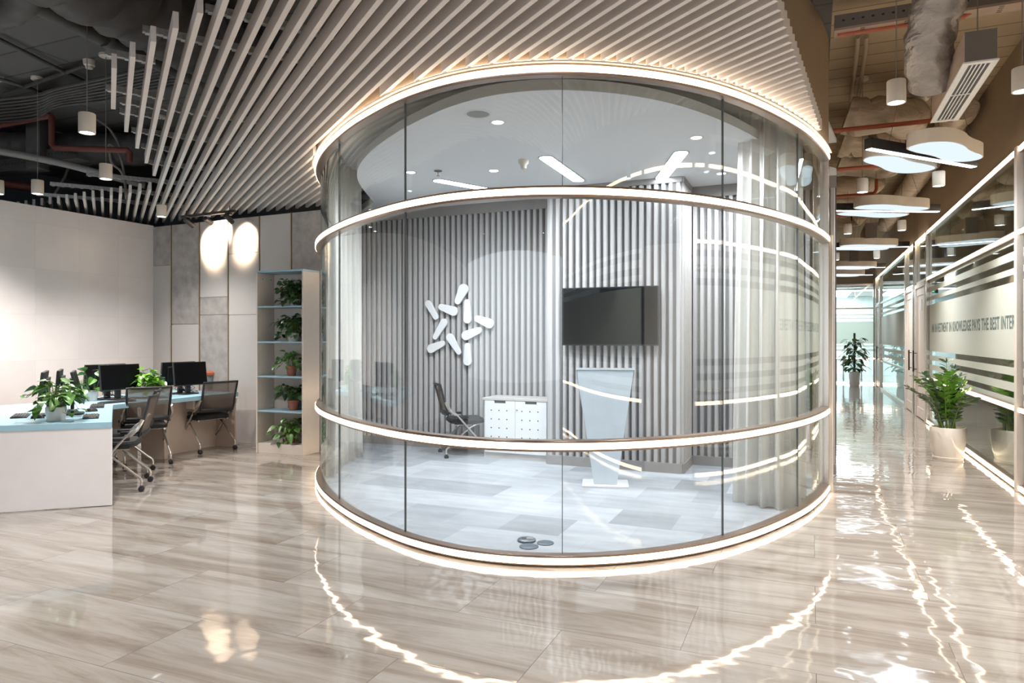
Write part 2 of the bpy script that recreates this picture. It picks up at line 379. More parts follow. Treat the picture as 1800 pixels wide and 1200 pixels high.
# tile wall at the back with gold trims
tw = holder('wall_back', cx0, math.atan2(cx1.y-cx0.y, cx1.x-cx0.x)); LW = (cx1-cx0).length
core = struct('wall_core', MB().box((-.1,.03,0),(LW,.18,3.2)), M['smooth_panel'], tw)
def wall_s(px):                    # distance along the tile wall at picture column px
    k = (px-900)/F; d = (cx1-cx0)/LW; return (cx0.x-k*cx0.y)/(k*d.y-d.x)
cols = [258,301,350.5,401,456,512,565]
def zw(px, py):
    s = wall_s(px); y = cx0.y+(cx1-cx0).y/LW*s; return H-(py-HY)/F*y
spl = [[(467,'s','p')],[(570,'s','p')],[(522,'p','s'),(553,None,'s')],[(445,'s','p'),(553,None,'p')],[(560,'p','p')],[(600,'s','p')]]
for i in range(6):
    a = wall_s(cols[i]); b = min(wall_s(cols[i+1]), LW); zs = [3.2]; kinds = [spl[i][0][1]]
    for (py, _, kk) in spl[i]: zs.append(zw((cols[i]+cols[i+1])/2, py)); kinds.append(kk)
    zs.append(0)
    for j, kk in enumerate(kinds):
        struct('wall_panel', MB().box((a+.014,0,zs[j+1]+.004),(b-.014,.03,zs[j]-.002)), M['stone_panel' if kk == 's' else 'smooth_panel'], tw)
    if i: struct('gold_trim', MB().box((a-.009,-.008,0),(a+.009,.028,3.2)), M['gold'], tw)
# dark area behind: far walls of the hall
o = struct('wall_far', MB().box((-10,0,0),(9,.2,4.4)), M['far_wall'], loc=(-5.5,14.5,0)); o.rotation_euler = (0,0,R(-12))
o = struct('wall_side', MB().box((-14,-.2,0),(10,0,4.4)), M['far_wall'], loc=(-10.5,8,0)); o.rotation_euler = (0,0,RZ+R(90))
# corridor left wall
o = struct('wall_corridor', MB().box((-.14,-.02,0),(0,14.8,4.4)), M['beige_wall'], loc=E0+V*.0); o.rotation_euler = (0,0,RZ)
# fluted walls inside the glass room
FB = Vector((-2.22,10.06,0)); FBd = V
def fluted(name, a, b, z0, z1, base=.12, head=None, face_out=None):
    """a wall from a to b whose fluted face looks to the right-hand side of a->b"""
    h = holder(name, a, math.atan2(b.y-a.y, b.x-a.x)); Ln = (b-a).length
    struct('backing', MB().box((0,.03,0),(Ln,.14,z1+.0)), M['flute_back'], h)
    n = max(1, round(Ln/.083)); pitch = Ln/n; mb = MB()
    prof = [(-.026,.03),(-.026,.004),(-.017,-.012),(.017,-.012),(.026,.004),(.026,.03)]
    for i in range(n):
        cx = pitch*(i+.5); mb.prism([(cx+x, y) for x, y in prof], z0+base, z1-(head or 0))
    f = struct('fluted_panel', mb, M['flute'], h)
    if base: struct('baseboard_strip', MB().box((0,-.022,0),(Ln,.03,base+z0)), M['taupe'], h)
    if head: struct('header_board', MB().box((0,-.02,z1-head),(Ln,.03,z1)), M['taupe'], h)
    return h
PL = Vector((.43,8.92,0))                          # where the projecting wall starts
PA = Vector((.42,8.32,0)); PB = PA + V*1.565; PC = PB + U*.62; PD = PC + V*1.55
PL = PA + U*((PL-PA).dot(U))
FB = PL - V*3.1
fluted('wall_inner_back', FB, PL, 0, 3.26, head=.13)
fluted('wall_inner_return', PL, PA, 0, 3.26, head=.06)
fluted('wall_inner_front', PA, PB, 0, 3.26, head=.06)
fluted('wall_inner_side', PB, PC, 0, 3.26, head=.06)
fluted('wall_inner_recess', PC, PD, 0, 3.26, head=.13)
# carpet and inner ceiling
def ring_poly(o):
    return [(p.x, p.y) for p in off(o)]
back = [PD+V*.0, PC, PB, PA, PL, FB]
mb = MB(); mb.prism([loc2(Vector((*q,0))) for q in ring_poly(-.09)] + [loc2(p) for p in back], .002, .012)
cp = struct('floor_carpet', mb, M['carpet']); cp.rotation_euler = (0,0,RZ)
inner = [p for p in ring_poly(-.42) if p[1] < 9.2]
struct('ceiling_inner', MB().prism(inner + [(p.x,p.y) for p in back], 3.26, 3.34), M['pod_ceiling'])
struct('ceiling_pocket', MB().prism(ring_poly(-.02) + [(p.x,p.y) for p in back], 3.62, 3.66), M['pod_ceiling'])
# brown fascia that rises from the glass room to the slab
struct('wall_fascia', MB().sweep(PATH, [(-.02,3.30),(.0,3.30),(.0,4.4),(-.02,4.4)]), M['fascia'], smooth=True)

# ------------------------------------------------------------------ curved glass partition
gp = thing('curved_glass_partition', 'tall curved clear glass wall with four glowing rings around the meeting room', 'glass partition', (0,0,0))
def ring(name, z, h=.042, hh=.074, lip=0):
    r = obj(name, MB().sweep(PATH, [(-.07,z-hh/2),(.0,z-hh/2),(.006,z-h/2-.004),(.006,z+h/2+.004),(.0,z+hh/2),(-.07,z+hh/2)]), M['bronze'], gp)
    obj('led_diffuser', MB().sweep(PATH, [(.0,z-h/2),(.011,z-h/2),(.011,z+h/2),(.0,z+h/2)]), M['led'], r)
    if lip: obj('ring_lip', MB().sweep(PATH, [(-.05,z+hh/2),(.03,z+hh/2+.0),(.03,z+hh/2+.012),(-.05,z+hh/2+.012)]), M['lamp_white'], r)
    if lip: obj('led_uplight', MB().sweep(PATH, [(.004,z+hh/2+.0125),(.026,z+hh/2+.0125),(.026,z+hh/2+.0145),(.004,z+hh/2+.0145)]), M['led_up'], r)
    return r
ring('base_ring', .042, .04, .068); ring('light_ring', .79); ring('light_ring', 2.455); ring('light_ring', 3.252, lip=1)
js = [at_px(x) for x in (597,709,987,1266,1403)]
first = js[0]; pre = []
while first-22 > 8: first -= 22; pre.append(first)
cuts = [0] + pre[::-1] + js + [len(PATH)-2]
for a, b in zip(cuts, cuts[1:]):
    seg = PATH[a:b+1]
    obj('glass_pane', MB().sweep(seg, [(-.058,.05),(-.046,.05),(-.046,3.26),(-.058,3.26)]), M['glass'], gp)
for j in cuts[1:-1]:
    p, n = PATH[j]; t = Vector((-n.y, n.x, 0)); c = p - n*.052
    mb = MB(); mb.prism([tuple((c+t*a+n*b).xy) for a, b in ((-.0022,-.008),(.0022,-.008),(.0022,.008),(-.0022,.008))], .07, 3.24)
    obj('pane_seal', mb, M['seal'], gp)
p, n = PATH[-1]; t = Vector((-n.y, n.x, 0))
mb = MB(); mb.prism([tuple((p+t*a+n*b).xy) for a, b in ((0,-.14),(.045,-.14),(.045,.0),(0,.0))], 0, 3.28)
obj('end_post', mb, M['steel'], gp, bevel=.003)
mb = MB(); mb.prism([tuple((p+t*a+n*b).xy) for a, b in ((.045,-.12),(.12,-.12),(.12,.03),(.045,.03))], 0, 2.5)
o = struct('trim_1', mb, M['door_white'])

# ------------------------------------------------------------------ ceiling baffles
BD = Vector((-.497,.868,0)).normalized(); BN = Vector((BD.y, -BD.x, 0)); ZB = 3.302
def seg_hit(p, d, a, b):
    e = b-a; den = d.x*e.y-d.y*e.x
    if abs(den) < 1e-9: return None
    w = a-p; t = (w.x*e.y-w.y*e.x)/den; s = (w.x*d.y-w.y*d.x)/den
    return t if 0 <= s <= 1 else None
T0 = Vector((1.427,3.78,0)); TD = Vector((1.268,2.35,0))
fas = [p+n*.012 for p, n in PATH]
def baffle_line(k): return Vector(((598+38.85*k-900)/F*3.764, 3.764, 0))
def baffle(p, L, label, group):
    mb = MB(); mb.box((-.032,0,0),(0,L,.098))
    o = obj('ceiling_baffle', mb, M['baffle'], None, bevel=.0015); o.location = (p.x,p.y,ZB); o.rotation_euler = (0,0,math.atan2(BD.y,BD.x)-R(90))
    return tag(o, label, 'ceiling slat', group)
def far_t(p):
    c = [seg_hit(p, BD, cx0+Vector((-.2,.1,0)), cx1)] + [seg_hit(p, BD, a, b) for a, b in zip(fas, fas[1:])]
    c += [seg_hit(p, BD, cx0-U*9, cx0)]
    w = [t for t in (c[0], c[-1]) if t is not None and t > .05]
    m = min([t for t in c if t is not None and t > .05] or [6])
    return m+.42 if w and abs(min(w)-m) < 1e-6 else m         # the slats run on over the wall tops
for k in range(-5, 43):
    q = baffle_line(k); den = BD.x*TD.y-BD.y*TD.x; w = T0-q; tT = (w.x*TD.y-w.y*TD.x)/den
    ys = 3.93-.2*(k+6); tS = (max(ys, -1.5)-q.y)/BD.y
    t0 = max(tT, tS); p = q+BD*t0; L = far_t(p)-.004
    if p.y > 7.2: continue
    if k <= 12: lab = 'long white ceiling slat reaching the panelled back wall, %s counted from the open dark ceiling' % ORD[k+5]
    else: lab = ''
    # where it ends decides how it is described
    e = p+BD*L; on_fascia = min((e-f).length for f in fas) < .15
    n_ = k+5
    if on_fascia: lab = 'white ceiling slat ending at the lit top ring, %s counted from the corridor end' % ORD[42-k]
    else: lab = 'long white ceiling slat reaching the panelled back wall, %s counted from the dark open ceiling' % ORD[n_]
    baffle(p, L, lab, 'white slats of the hung ceiling')
m_ = 0
for k in range(-4, 30):
    q = baffle_line(k)-BD*6
    hs = sorted(t for t in (seg_hit(q, BD, a, b) for a, b in zip(fas, fas[1:])) if t is not None)
    hs = [h for i, h in enumerate(hs) if i == 0 or h-hs[i-1] > .05]
    if len(hs) < 2: continue
    p = q+BD*(hs[-1]+.004); L = far_t(p)-.004
    if p.x > -1.5 or L > 5 or L < .08: continue
    baffle(p, L, 'white slat between the curved glass side and the panelled wall, %s counted from the front' % ORD[m_], 'white slats of the hung ceiling'); m_ += 1
ne = {-6:(3.93,7.88),-7:(4.12,7.31),-8:(4.31,6.74),-9:(4.54,6.20),-10:(4.73,5.58)}
for i, k in enumerate(sorted(ne)):
    q = baffle_line(k); a, b = ne[k]; p = q+BD*((a-q.y)/BD.y)
    baffle(p, (b-a)/BD.y, 'short free-ended white slat at the dark ceiling opening, %s from the hanging lamps' % ORD[i], 'white slats of the hung ceiling')
for i, k in enumerate(range(-24, -5)):
    a = 8.62+.083*(-6-k); q = baffle_line(k); p = q+BD*((a-q.y)/BD.y); L = far_t(p)
    if L < .12 or L > 5: L = .35
    baffle(p, L-.004, 'short white slat above the plain white wall, %s counted from the wall corner' % ORD[18-i], 'white slats of the hung ceiling')
# carriers across the slats
for i, (q, k0, k1) in enumerate([(4.47,-5,4),(4.97,-8,6),(5.5,-10,-8),(6.28,-10,-7),(6.57,-9,8),(6.86,-9,-7),(7.43,-8,8),(8.0,-7,-5),(8.7,-6,8),(9.7,-12,8),(10.55,-16,4),(11.4,-18,0)]):
    a = baffle_line(k0); b = baffle_line(k1); na = a.dot(BN)-.07; nb = b.dot(BN)+.03
    pa = BN*na+BD*q; L = nb-na
    # stay outside the fascia
    hit = [seg_hit(pa, BN, f, g) for f, g in zip(fas, fas[1:])] + [seg_hit(pa, BN, cx0+Vector((-.2,.1,0)), cx1)]
    hit = [h for h in hit if h is not None and h > 0]
    if hit: L = min(L, min(hit)-.01)
    mb = MB(); mb.box((0,-.004,0),(L,.004,.045)); mb.box((0,-.018,.0),(L,.018,.004))
    x = .03
    while x < L: mb.box((x-.015,-.022,-.006),(x+.02,.022,.012)); x += .1024
    o = obj('carrier_rail', mb, M['carrier']); o.location = (pa.x,pa.y,ZB+.1045); o.rotation_euler = (0,0,math.atan2(BN.y,BN.x))
    tag(o, 'thin galvanised rail clipped across the tops of the white slats, %s from the camera' % ORD[i], 'ceiling rail', 'rails above the slats')

# ------------------------------------------------------------------ corridor glass wall
def text_mesh(name, body, width, m, parent, loc, rot, bold=.0, extrude=.001):
    cu = bpy.data.curves.new(name, 'FONT'); cu.body = body; cu.size = 1; cu.extrude = .01; cu.offset = bold; cu.space_character = 1.12
    t = bpy.data.objects.new(name+'_src', cu); C.objects.link(t); bpy.context.view_layer.update()
    me = bpy.data.meshes.new_from_object(t.evaluated_get(bpy.context.evaluated_depsgraph_get())); bpy.data.objects.remove(t)
    xs = [v.co.x for v in me.vertices]; ys = [v.co.y for v in me.vertices]; s = width[0]/(max(xs)-min(xs)); sy = width[1]/(max(ys)-min(ys))
    x0 = min(xs); y0 = min(ys)
    for v in me.vertices: v.co.x = (v.co.x-x0)*s; v.co.y = (v.co.y-y0)*sy; v.co.z *= extrude/.01
    me.materials.clear(); me.materials.append(m); me.name = name
    o = bpy.data.objects.new(name, me); C.objects.link(o); o.parent = parent; o.location = loc; o.rotation_euler = rot; return o

def led_rail(parent, y0, y1, z, h=.04, w=.05):
    mb = MB(); mb.box((-.03,y0,z-h*.9),(.04,y1,z+h*.9)); r = obj('light_rail', mb, M['bronze'], parent, smooth=False)
    obj('led_diffuser', MB().box((-.04,y0,z-h/2),(-.0301,y1,z+h/2)), M['led'], r, smooth=False); return r
def bay(name, label, Ya, Yb, rails, bands, text=None):
    b = thing(name, label, 'glass partition', G(Ya), RZ); Ln = (Yb-Ya)/U.y
    n = max(1, round(Ln/.93)); w = Ln/n
    for i in range(n):
        obj('glass_pane', MB().box((0,i*w+.002,.06),(.012,(i+1)*w-.002,3.30)), M['glass2'], b, smooth=False)
    for z in rails: led_rail(b, 0, Ln, z)
    for z0, z1 in bands:
        obj('frosted_band', MB().box((-.0026,.02,z0),(-.0006,Ln-.02,z1)), M['frost'], b, smooth=False)
    return b, Ln
BANDS = [(2.44,2.49),(2.28,2.368),(2.136,2.20),(1.271,2.059),(1.114,1.197),(.953,1.042),(.835,.888)]
b1, L1 = bay('corridor_glass_partition', 'long clear glass corridor wall with frosted bands, green lettering and warm light rails', 6.95, 12.2, (.045,.80,2.52,3.32), BANDS)
# lettering: from the far end of the bay towards the camera
y_a = (11.95-6.95)/U.y; y_b = (5.05-6.95)/U.y
text_mesh('lettering', 'AN INVESTMENT IN KNOWLEDGE PAYS THE BEST INTERE', (y_a-.02,.145), M['lettering'], b1, (-.0035,y_a,1.585), (R(90),0,R(-90)), .022)
b0, L0 = bay('corridor_glass_partition', 'clear glass corridor wall with frosted bands nearest the camera', 4.2, 6.80, (.045,.80,2.52,3.32), BANDS)
b00, L00 = bay('corridor_glass_partition', 'clear glass corridor wall with frosted bands beside the camera', -2.5, 2.6, (.045,.80,3.32), BANDS)
b2, L2 = bay('corridor_glass_partition', 'far clear glass corridor wall with frosted bands between the white doors', 15.2, 20.6, (3.32,), [(2.3,2.36),(2.16,2.22),(1.3,2.1),(1.12,1.2),(.95,1.03)])
obj('middle_rail', MB().box((-.03,0,2.48),(.04,L2,2.53)), M['steel'], b2, smooth=False)
obj('lower_rail', MB().box((-.03,0,.80),(.04,L2,.84)), M['steel'], b2, smooth=False)
obj('base_rail', MB().box((-.03,0,0),(.04,L2,.06)), M['steel'], b2, smooth=False)
def post(Y, w=.09, top=3.36, m='steel', name='trim'):
    o = struct('trim_%d' % post.n, MB().box((-.045,-w/2,0),(.05,w/2,top)), M[m], loc=G(Y), bevel=.003); o.rotation_euler = (0,0,RZ); post.n += 1
post.n = 2
post(6.875, .10, m='door_white')
for Y in (12.27, 13.62, 13.80, 15.1, 20.68, 22.0, 22.75): post(Y, .07 if Y < 20 else .09)
def door(n, Ya, Yb, handle_side=1):
    h = holder('door_%d' % n, G(Ya), RZ); Ln = (Yb-Ya)/U.y
    struct('frame', MB().box((-.05,0,0),(.05,.09,2.5)).box((-.05,Ln-.09,0),(.05,Ln,2.5)).box((-.05,0,2.42),(.05,Ln,2.5)), M['door_white'], h, bevel=.004)
    struct('leaf', MB().box((-.02,.09,.01),(.03,Ln-.09,2.42)), M['door_white'], h)
    struct('leaf_rail', MB().box((-.032,.11,.02),(-.02,.22,2.4)).box((-.032,Ln-.22,.02),(-.02,Ln-.11,2.4)).box((-.032,.22,2.28),(-.02,Ln-.22,2.4)).box((-.032,.22,.02),(-.02,Ln-.22,.2)), M['door_white'], h)
    struct('room_plate', MB().box((-.026,Ln*.45,2.0),(-.021,Ln*.62,2.2)), M['grille'], h)
    y = .15 if handle_side > 0 else Ln-.15
    struct('handle', MB().tube([(-.09,y,.85),(-.09,y,1.25)], .014).tube([(-.09,y,.9),(-.03,y,.9)], .008).tube([(-.09,y,1.2),(-.03,y,1.2)], .008), M['black'], h, smooth=True)
    struct('transom_glass', MB().box((0,0,2.55),(.012,Ln,3.28)), M['glass2'], h)
    struct('transom_rail', MB().box((-.03,0,2.5),(.04,Ln,2.55)), M['steel'], h)
    struct('transom_light', MB().box((-.036,0,3.30),(-.001,Ln,3.34)), M['led'], h)
door(1, 12.34, 13.55, -1); door(2, 13.88, 15.02, 1); door(3, 20.78, 21.9, 1)
door(4, 2.7, 4.1, 1)
# wall above the glass, up to the slab
o = struct('wall_right', MB().box((0,-9.5,3.36),(.2,18,4.4)), M['beige_wall'], loc=G(6.76)); o.rotation_euler = (0,0,RZ)
# rooms behind the glass
rb = holder('wall_rooms', G(6.76), RZ)
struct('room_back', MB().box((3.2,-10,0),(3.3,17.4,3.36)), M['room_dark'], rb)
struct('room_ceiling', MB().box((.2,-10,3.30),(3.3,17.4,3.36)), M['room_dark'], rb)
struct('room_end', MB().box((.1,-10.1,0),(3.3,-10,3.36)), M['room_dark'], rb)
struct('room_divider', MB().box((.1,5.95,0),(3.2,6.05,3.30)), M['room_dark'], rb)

# ------------------------------------------------------------------ end of the corridor: bright office behind glass
ge = loc2(G0)[0]; te = loc2(G(22.75))[1]
EO = V*gs + U*te
ep = thing('end_glass_partition', 'glass end wall of the corridor with frosted film in front of a bright office', 'glass partition', EO, RZ)
We = ge-gs
for i in range(3): obj('glass_pane', MB().box((i*We/3+.003,0,.05),((i+1)*We/3-.003,.012,3.2)), M['glass2'], ep, smooth=False)
obj('top_rail', MB().box((0,-.03,3.18),(We,.04,3.24)), M['steel'], ep, smooth=False)
obj('middle_rail', MB().box((0,-.03,2.42),(We,.04,2.47)), M['steel'], ep, smooth=False)
obj('base_rail', MB().box((0,-.03,0),(We,.04,.05)), M['steel'], ep, smooth=False)
for z in (.03,.82): obj('led_diffuser', MB().box((.02,-.045,z-.02),(We-.02,-.031,z+.02)), M['led'], ep, smooth=False)
obj('lower_rail', MB().box((0,-.03,.79),(We,.03,.85)), M['steel'], ep, smooth=False)
for z0, z1 in ((1.30,2.02),(2.1,2.14),(2.22,2.26),(1.2,1.25),(1.06,1.12)):
    obj('frosted_band', MB().box((.01,-.003,z0),(We-.01,-.001,z1)), M['frost'], ep, smooth=False)
ob = holder('wall_end', EO, RZ)
struct('header_wall', MB().box((-.2,-.02,3.24),(We+.2,.15,4.4)), M['beige_wall'], ob)
struct('office_back', MB().box((-4,6,0),(4,6.1,3.2)), M['pale_blue_wall'], ob)
struct('office_side', MB().box((-4.1,.1,0),(-4,6,3.2)).box((4,.1,0),(4.1,6,3.2)), M['pale_blue_wall'], ob)
struct('office_ceiling', MB().box((-4,.16,3.16),(4,6,3.22)), M['pod_ceiling'], ob)
def strip_light(name, label, loc, rz, L=2.2, w=.16, mat_='led_cool', group=None):
    t = thing(name, label, 'ceiling light', loc, rz, group)
    obj('housing', MB().box((-L/2-.02,-w/2-.02,.0),(L/2+.02,w/2+.02,.03)), M['grille'], t, smooth=False)
    obj('diffuser', MB().box((-L/2,-w/2,-.004),(L/2,w/2,.0)), M[mat_], t, smooth=False); return t
strip_light('office_strip_light', 'white strip light on the ceiling of the bright office, in front', EO+V*.6+U*1.5+Vector((0,0,3.12)), RZ, 2.6, .45, 'office_light')
strip_light('office_strip_light', 'white strip light on the ceiling of the bright office, behind', EO+V*.9+U*3.8+Vector((0,0,3.12)), RZ+R(90), 3.4, .5, 'office_light')
for i, (s, t_) in enumerate(((.35,1.1),(1.15,1.5))):
    tb = thing('folding_table', ['white folding table with crossed silver legs behind the end glass', 'white folding table with crossed silver legs near the office door post'][i], 'table', EO+V*s+U*t_, RZ)
    obj('table_top', MB().rbox(0,0,.72,.5,.74,.77,.03), M['white'], tb)
    for sx in (-.28,.28):
        obj('leg', MB().tube([(sx,-.2,.74),(sx,.2,.02)], .02, 8), M['chrome'], tb); obj('leg', MB().tube([(sx,.2,.74),(sx,-.2,.02)], .02, 8), M['chrome'], tb)
ex = thing('exit_sign', 'small green lit exit sign at the top of the end glass wall', 'sign', W(1467,510,3.05)+Vector((0,-.0,0)), RZ)
obj('sign_box', MB().box((-.16,-.02,-.1),(.16,.02,.1)), M['black'], ex, smooth=False)
M['green_lit'] = emit('green_lit', (.1,.8,.35), 1.2)
obj('sign_face', MB().box((-.05,-.024,-.06),(.13,-.0201,.06)), M['green_lit'], ex, smooth=False)
ex.location = EO+V*.14-U*.12+Vector((0,0,2.98))

# ------------------------------------------------------------------ hanging cylinder lamps
def cyl_lamp(loc, label, power=60):
    t = thing('pendant_lamp', label, 'pendant lamp', loc, 0, 'white cylinder pendant lamps')
    obj('lamp_shade', MB().lathe([(.052,0),(.06,.0),(.0605,.004),(.0605,.15),(.058,.154),(0.0,.154)], n=36, caps=False), M['lamp_white'], t)
    obj('lamp_diffuser', MB().lathe([(0,.004),(.053,.004)], n=32, caps=False), M['led_cool'], t)
    obj('suspension_wire', MB().tube([(0,0,.15),(0,0,4.39-loc[2])], .0035, 6), M['cable'], t)
    obj('ceiling_canopy', MB().lathe([(.06,4.37-loc[2]),(.065,4.375-loc[2]),(.065,4.40-loc[2])], n=24), M['lamp_white'], t)
    spot('lamp_light', (0,0,-.01), t, power, (1,.95,.90), 125, .8, .05)
    return t
def lampat(px, py, z, label, power=60):
    p = W(px, py, z); cyl_lamp((p.x,p.y,z), label, power)
for px, py, z, lb in ((153,234,3.10,'white cylinder pendant lamp nearest the hung slats, lowest in the open dark ceiling'),
                (66,341,3.10,'white cylinder pendant lamp above the middle of the plain white wall'),
                (186,315,3.12,'white cylinder pendant lamp between the slat rows and the white wall corner'),
                (284,381,3.08,'white cylinder pendant lamp hanging among the slats above the wall corner'),
                (-4,341,3.10,'white cylinder pendant lamp cut by the picture edge above the plain white wall'),
                (1575.5,181,3.12,'white cylinder pendant lamp hanging before the slotted air box'),
                (1797,161,3.12,'white cylinder pendant lamp close to the beige wall at the picture edge'),
                (1516,338,3.12,'white cylinder pendant lamp beside the end post of the curved glass'),
                (1650,327,3.12,'white cylinder pendant lamp just behind the nearest petal light'),
                (1490,411,3.12,'white cylinder pendant lamp under the second petal light, on its glass room side'),
                (1585,405,3.12,'white cylinder pendant lamp under the second petal light, on its wall side'),
                (1470,457,3.12,'small far white pendant lamp under the third petal light, by the end post'),
                (1541,454,3.12,'small far white pendant lamp under the third petal light, by the beige wall')):
    lampat(px, py, z, lb, 90 if px > 1000 else 115)
# unseen lamps added over and behind the camera for room light
for i, (x, y) in enumerate(((-1.9,2.2),(.6,1.6),(-3.6,3.4),(2.4,2.8),(-4.6,.4),(-.6,-1.5))):
    cyl_lamp((x,y,3.12), 'unseen white cylinder pendant lamp added to light the hall, %s row' % ORD[i], 100)

# ------------------------------------------------------------------ petal lights in the corridor
def smooth_poly(P, it=2):
    P = [Vector((*p,0)) for p in P]
    for _ in range(it):
        Q = []
        for a, b in zip(P, P[1:]+P[:1]): Q += [a.lerp(b,.25), a.lerp(b,.75)]
        P = Q
    return [(p.x,p.y) for p in P]
PETAL_A = [(-.44,.18),(-.46,-.06),(-.28,-.19),(-.02,-.16),(.22,-.05),(.55,.0),(.66,.14),(.60,.27),(.40,.33),(.1,.24),(-.2,.24)]
def petal_light(loc, rz, label, power=80, flip=1):
    t = thing('petal_pendant_light', label, 'pendant light', loc, rz, 'petal shaped lights along the corridor')
    bar = obj('light_bar', MB().box((-.83,-.04,.0),(.83,.04,.10)), M['black'], t, bevel=.003)
    obj('bar_diffuser', MB().box((-.82,-.03,-.006),(.82,.03,0)), M['led_cool'], bar, smooth=False)
    for (ox, oy, s, name) in ((-.10,-.33,1,'petal_shade'),(.10,.36,-1,'petal_shade')):
        P = [(ox+s*x*1.02*flip, oy+s*y*.95) for x, y in PETAL_A]
        pl = obj(name, MB().prism(smooth_poly(P), .0, .13), M['lamp_white'], t)
        c = Vector((ox,oy,0)); Q = [(ox+(x-ox)*.965, oy+(y-oy)*.94) for x, y in P]
        obj('petal_diffuser', MB().prism(smooth_poly(Q), -.004, -.0005), M['petal_light'], pl, smooth=False)
    for x, y in ((-.3,-.3),(.4,-.25),(0,.42)):
        obj('suspension_wire', MB().tube([(x,y,.1),(x*.4,y*.4,4.39-loc[2])], .0025, 6), M['cable'], t)
    spot('petal_glow', (0,-.3,-.02), t, power, (.9,.95,1), 150, 1, .25); return t
for (c, rz, lb) in (((4.14,7.09),26,'nearest petal shaped pendant light with a black bar, tilted across the corridor'),
                    ((5.28,10.05),3,'second petal shaped pendant light with a black bar, level across the corridor'),
                    ((7.05,14.1),-8,'third petal shaped pendant light with a warm rim, above two small lamps'),
                    ((8.75,18.2),-8,'fourth petal shaped pendant light, deep in the corridor'),
                    ((9.55,20.4),-8,'last petal shaped pendant light, nearest the end glass wall')):
    petal_light((c[0],c[1],3.3), R(rz), lb)

# ------------------------------------------------------------------ services above the corridor
def diffuser(loc, label, L=1.42, w=.19, h=.22, dark=True):
    t = thing('air_diffuser_box', label, 'air vent', loc, RZ)
    obj('plenum_box', MB().box((-w/2,0,.012),(w/2,L,h)), M['plywood'], t, smooth=False)
    obj('end_plate', MB().box((-w/2,-.006,.012),(w/2,-.0005,h)), M['grey_box'], t, smooth=False)
    fr = MB().box((-w/2-.012,-.012,0),(-w/2+.03,L+.012,.011)).box((w/2-.03,-.012,0),(w/2+.012,L+.012,.011)).box((-w/2+.03,-.012,0),(w/2-.03,.035,.011)).box((-w/2+.03,L-.035,0),(w/2-.03,L+.012,.011))
    g = obj('grille_frame', fr, M['grille'], t, smooth=False)
    obj('dark_void', MB().box((-w/2+.01,.01,.0105),(w/2-.01,L-.01,.0118)), M['black'], g, smooth=False)
    n = 5; b = MB()
    for i in range(n-1):
        x = -w/2+.03+(w-.06)*(i+1)/n; b.box((x-.004,.035,.002),(x+.004,L-.035,.0095))
    b.box((-w/2+.03,L/2-.008,.003),(w/2-.03,L/2+.008,.0095)); obj('grille_blades', b, M['grille'], g, smooth=False)
    for y in (.1,L-.1): obj('hanger_wire', MB().tube([(0,y,h),(0,y,4.39-loc[2])], .004, 6), M['cable'], t)
    return t
p = W(1724,109.4,3.4); diffuser((p.x,p.y,3.4), 'slotted white air grille under a plywood box, hanging nearest in the corridor', 1.45)
p = W(1531,419.3,3.4); p = W(1531,419.3,3.4); diffuser((p.x,p.y,3.4), 'slotted white air grille box beyond the second petal light', 1.5, .2, .3)
p = W(1501,459.5,3.4); diffuser((p.x,p.y,3.4), 'slotted white air grille box beyond the third petal light', 1.4, .2, .3)
def duct(label, pts, r, m, seed=0, name='flexible_duct', amp=.10, squash=.8):
    P = catmull3(pts, 10); L = 0; rr = []; rn = random.Random(seed); mb = MB(); n = 28
    vs = []; up = None
    Q = resample3(P, .045)
    mb.tube(Q, r, n)
    for i, v in enumerate(mb.v):
        c = Q[min(i//n, len(Q)-1)]; d = v-c
        w = noise.noise(Vector((v.x*2.2+seed, v.y*2.2, v.z*2.2))) + .6*noise.noise(Vector((v.x*7+seed, v.y*7, v.z*7)))
        fold = .05*math.sin((i//n)*1.15+4*noise.noise(v*2.1)) + .03*math.sin((i//n)*2.6+6*noise.noise(v*3.1))
        d = d*(1+amp*1.6*w+fold); d.z *= squash; mb.v[i] = c+d
    o = obj(name, mb, m); tag(o, label, 'air duct'); return o
def catmull3(P, n=10):
    P = [Vector(p) for p in P]; Q = [P[0]*2-P[1]] + P + [P[-1]*2-P[-2]]; out = []
    for i in range(1, len(Q)-2):
        a,b,c,d = Q[i-1:i+3]
        for k in range(n):
            t = k/n; out.append(.5*((2*b)+(c-a)*t+(2*a-5*b+4*c-d)*t*t+(3*b-a-3*c+d)*t**3))
    out.append(P[-1]); return out
def resample3(P, step): return resample(P, step)
def cor(s, t, z): v = V*s+U*t; return (v.x, v.y, z)       # corridor frame: s across, t along
sL = gs+.03
dx = loc2(W(1724,109.4,3.4))
duct('crumpled grey foil duct dropping into the nearest air grille box', [cor(dx[0]+.05,dx[1]-1.3,4.15), cor(dx[0]+.02,dx[1]-.55,4.1), cor(dx[0]-.22,dx[1]-.02,3.93), cor(dx[0]-.26,dx[1]+.45,3.68), cor(dx[0]-.18,dx[1]+.8,3.56)], .175, M['foil_grey'], 3, amp=.09)
dt = [(7.95,'nearest sagging cream duct crossing to the bulging elbow'),(8.95,'second sagging cream duct crossing below the slab'),(10.05,'third sagging cream duct crossing below the slab'),
      (11.3,'fourth sagging cream duct crossing, above the second petal light'),(12.7,'fifth sagging cream duct crossing, deeper in the corridor'),(14.6,'sixth sagging cream duct crossing, far in the corridor')]
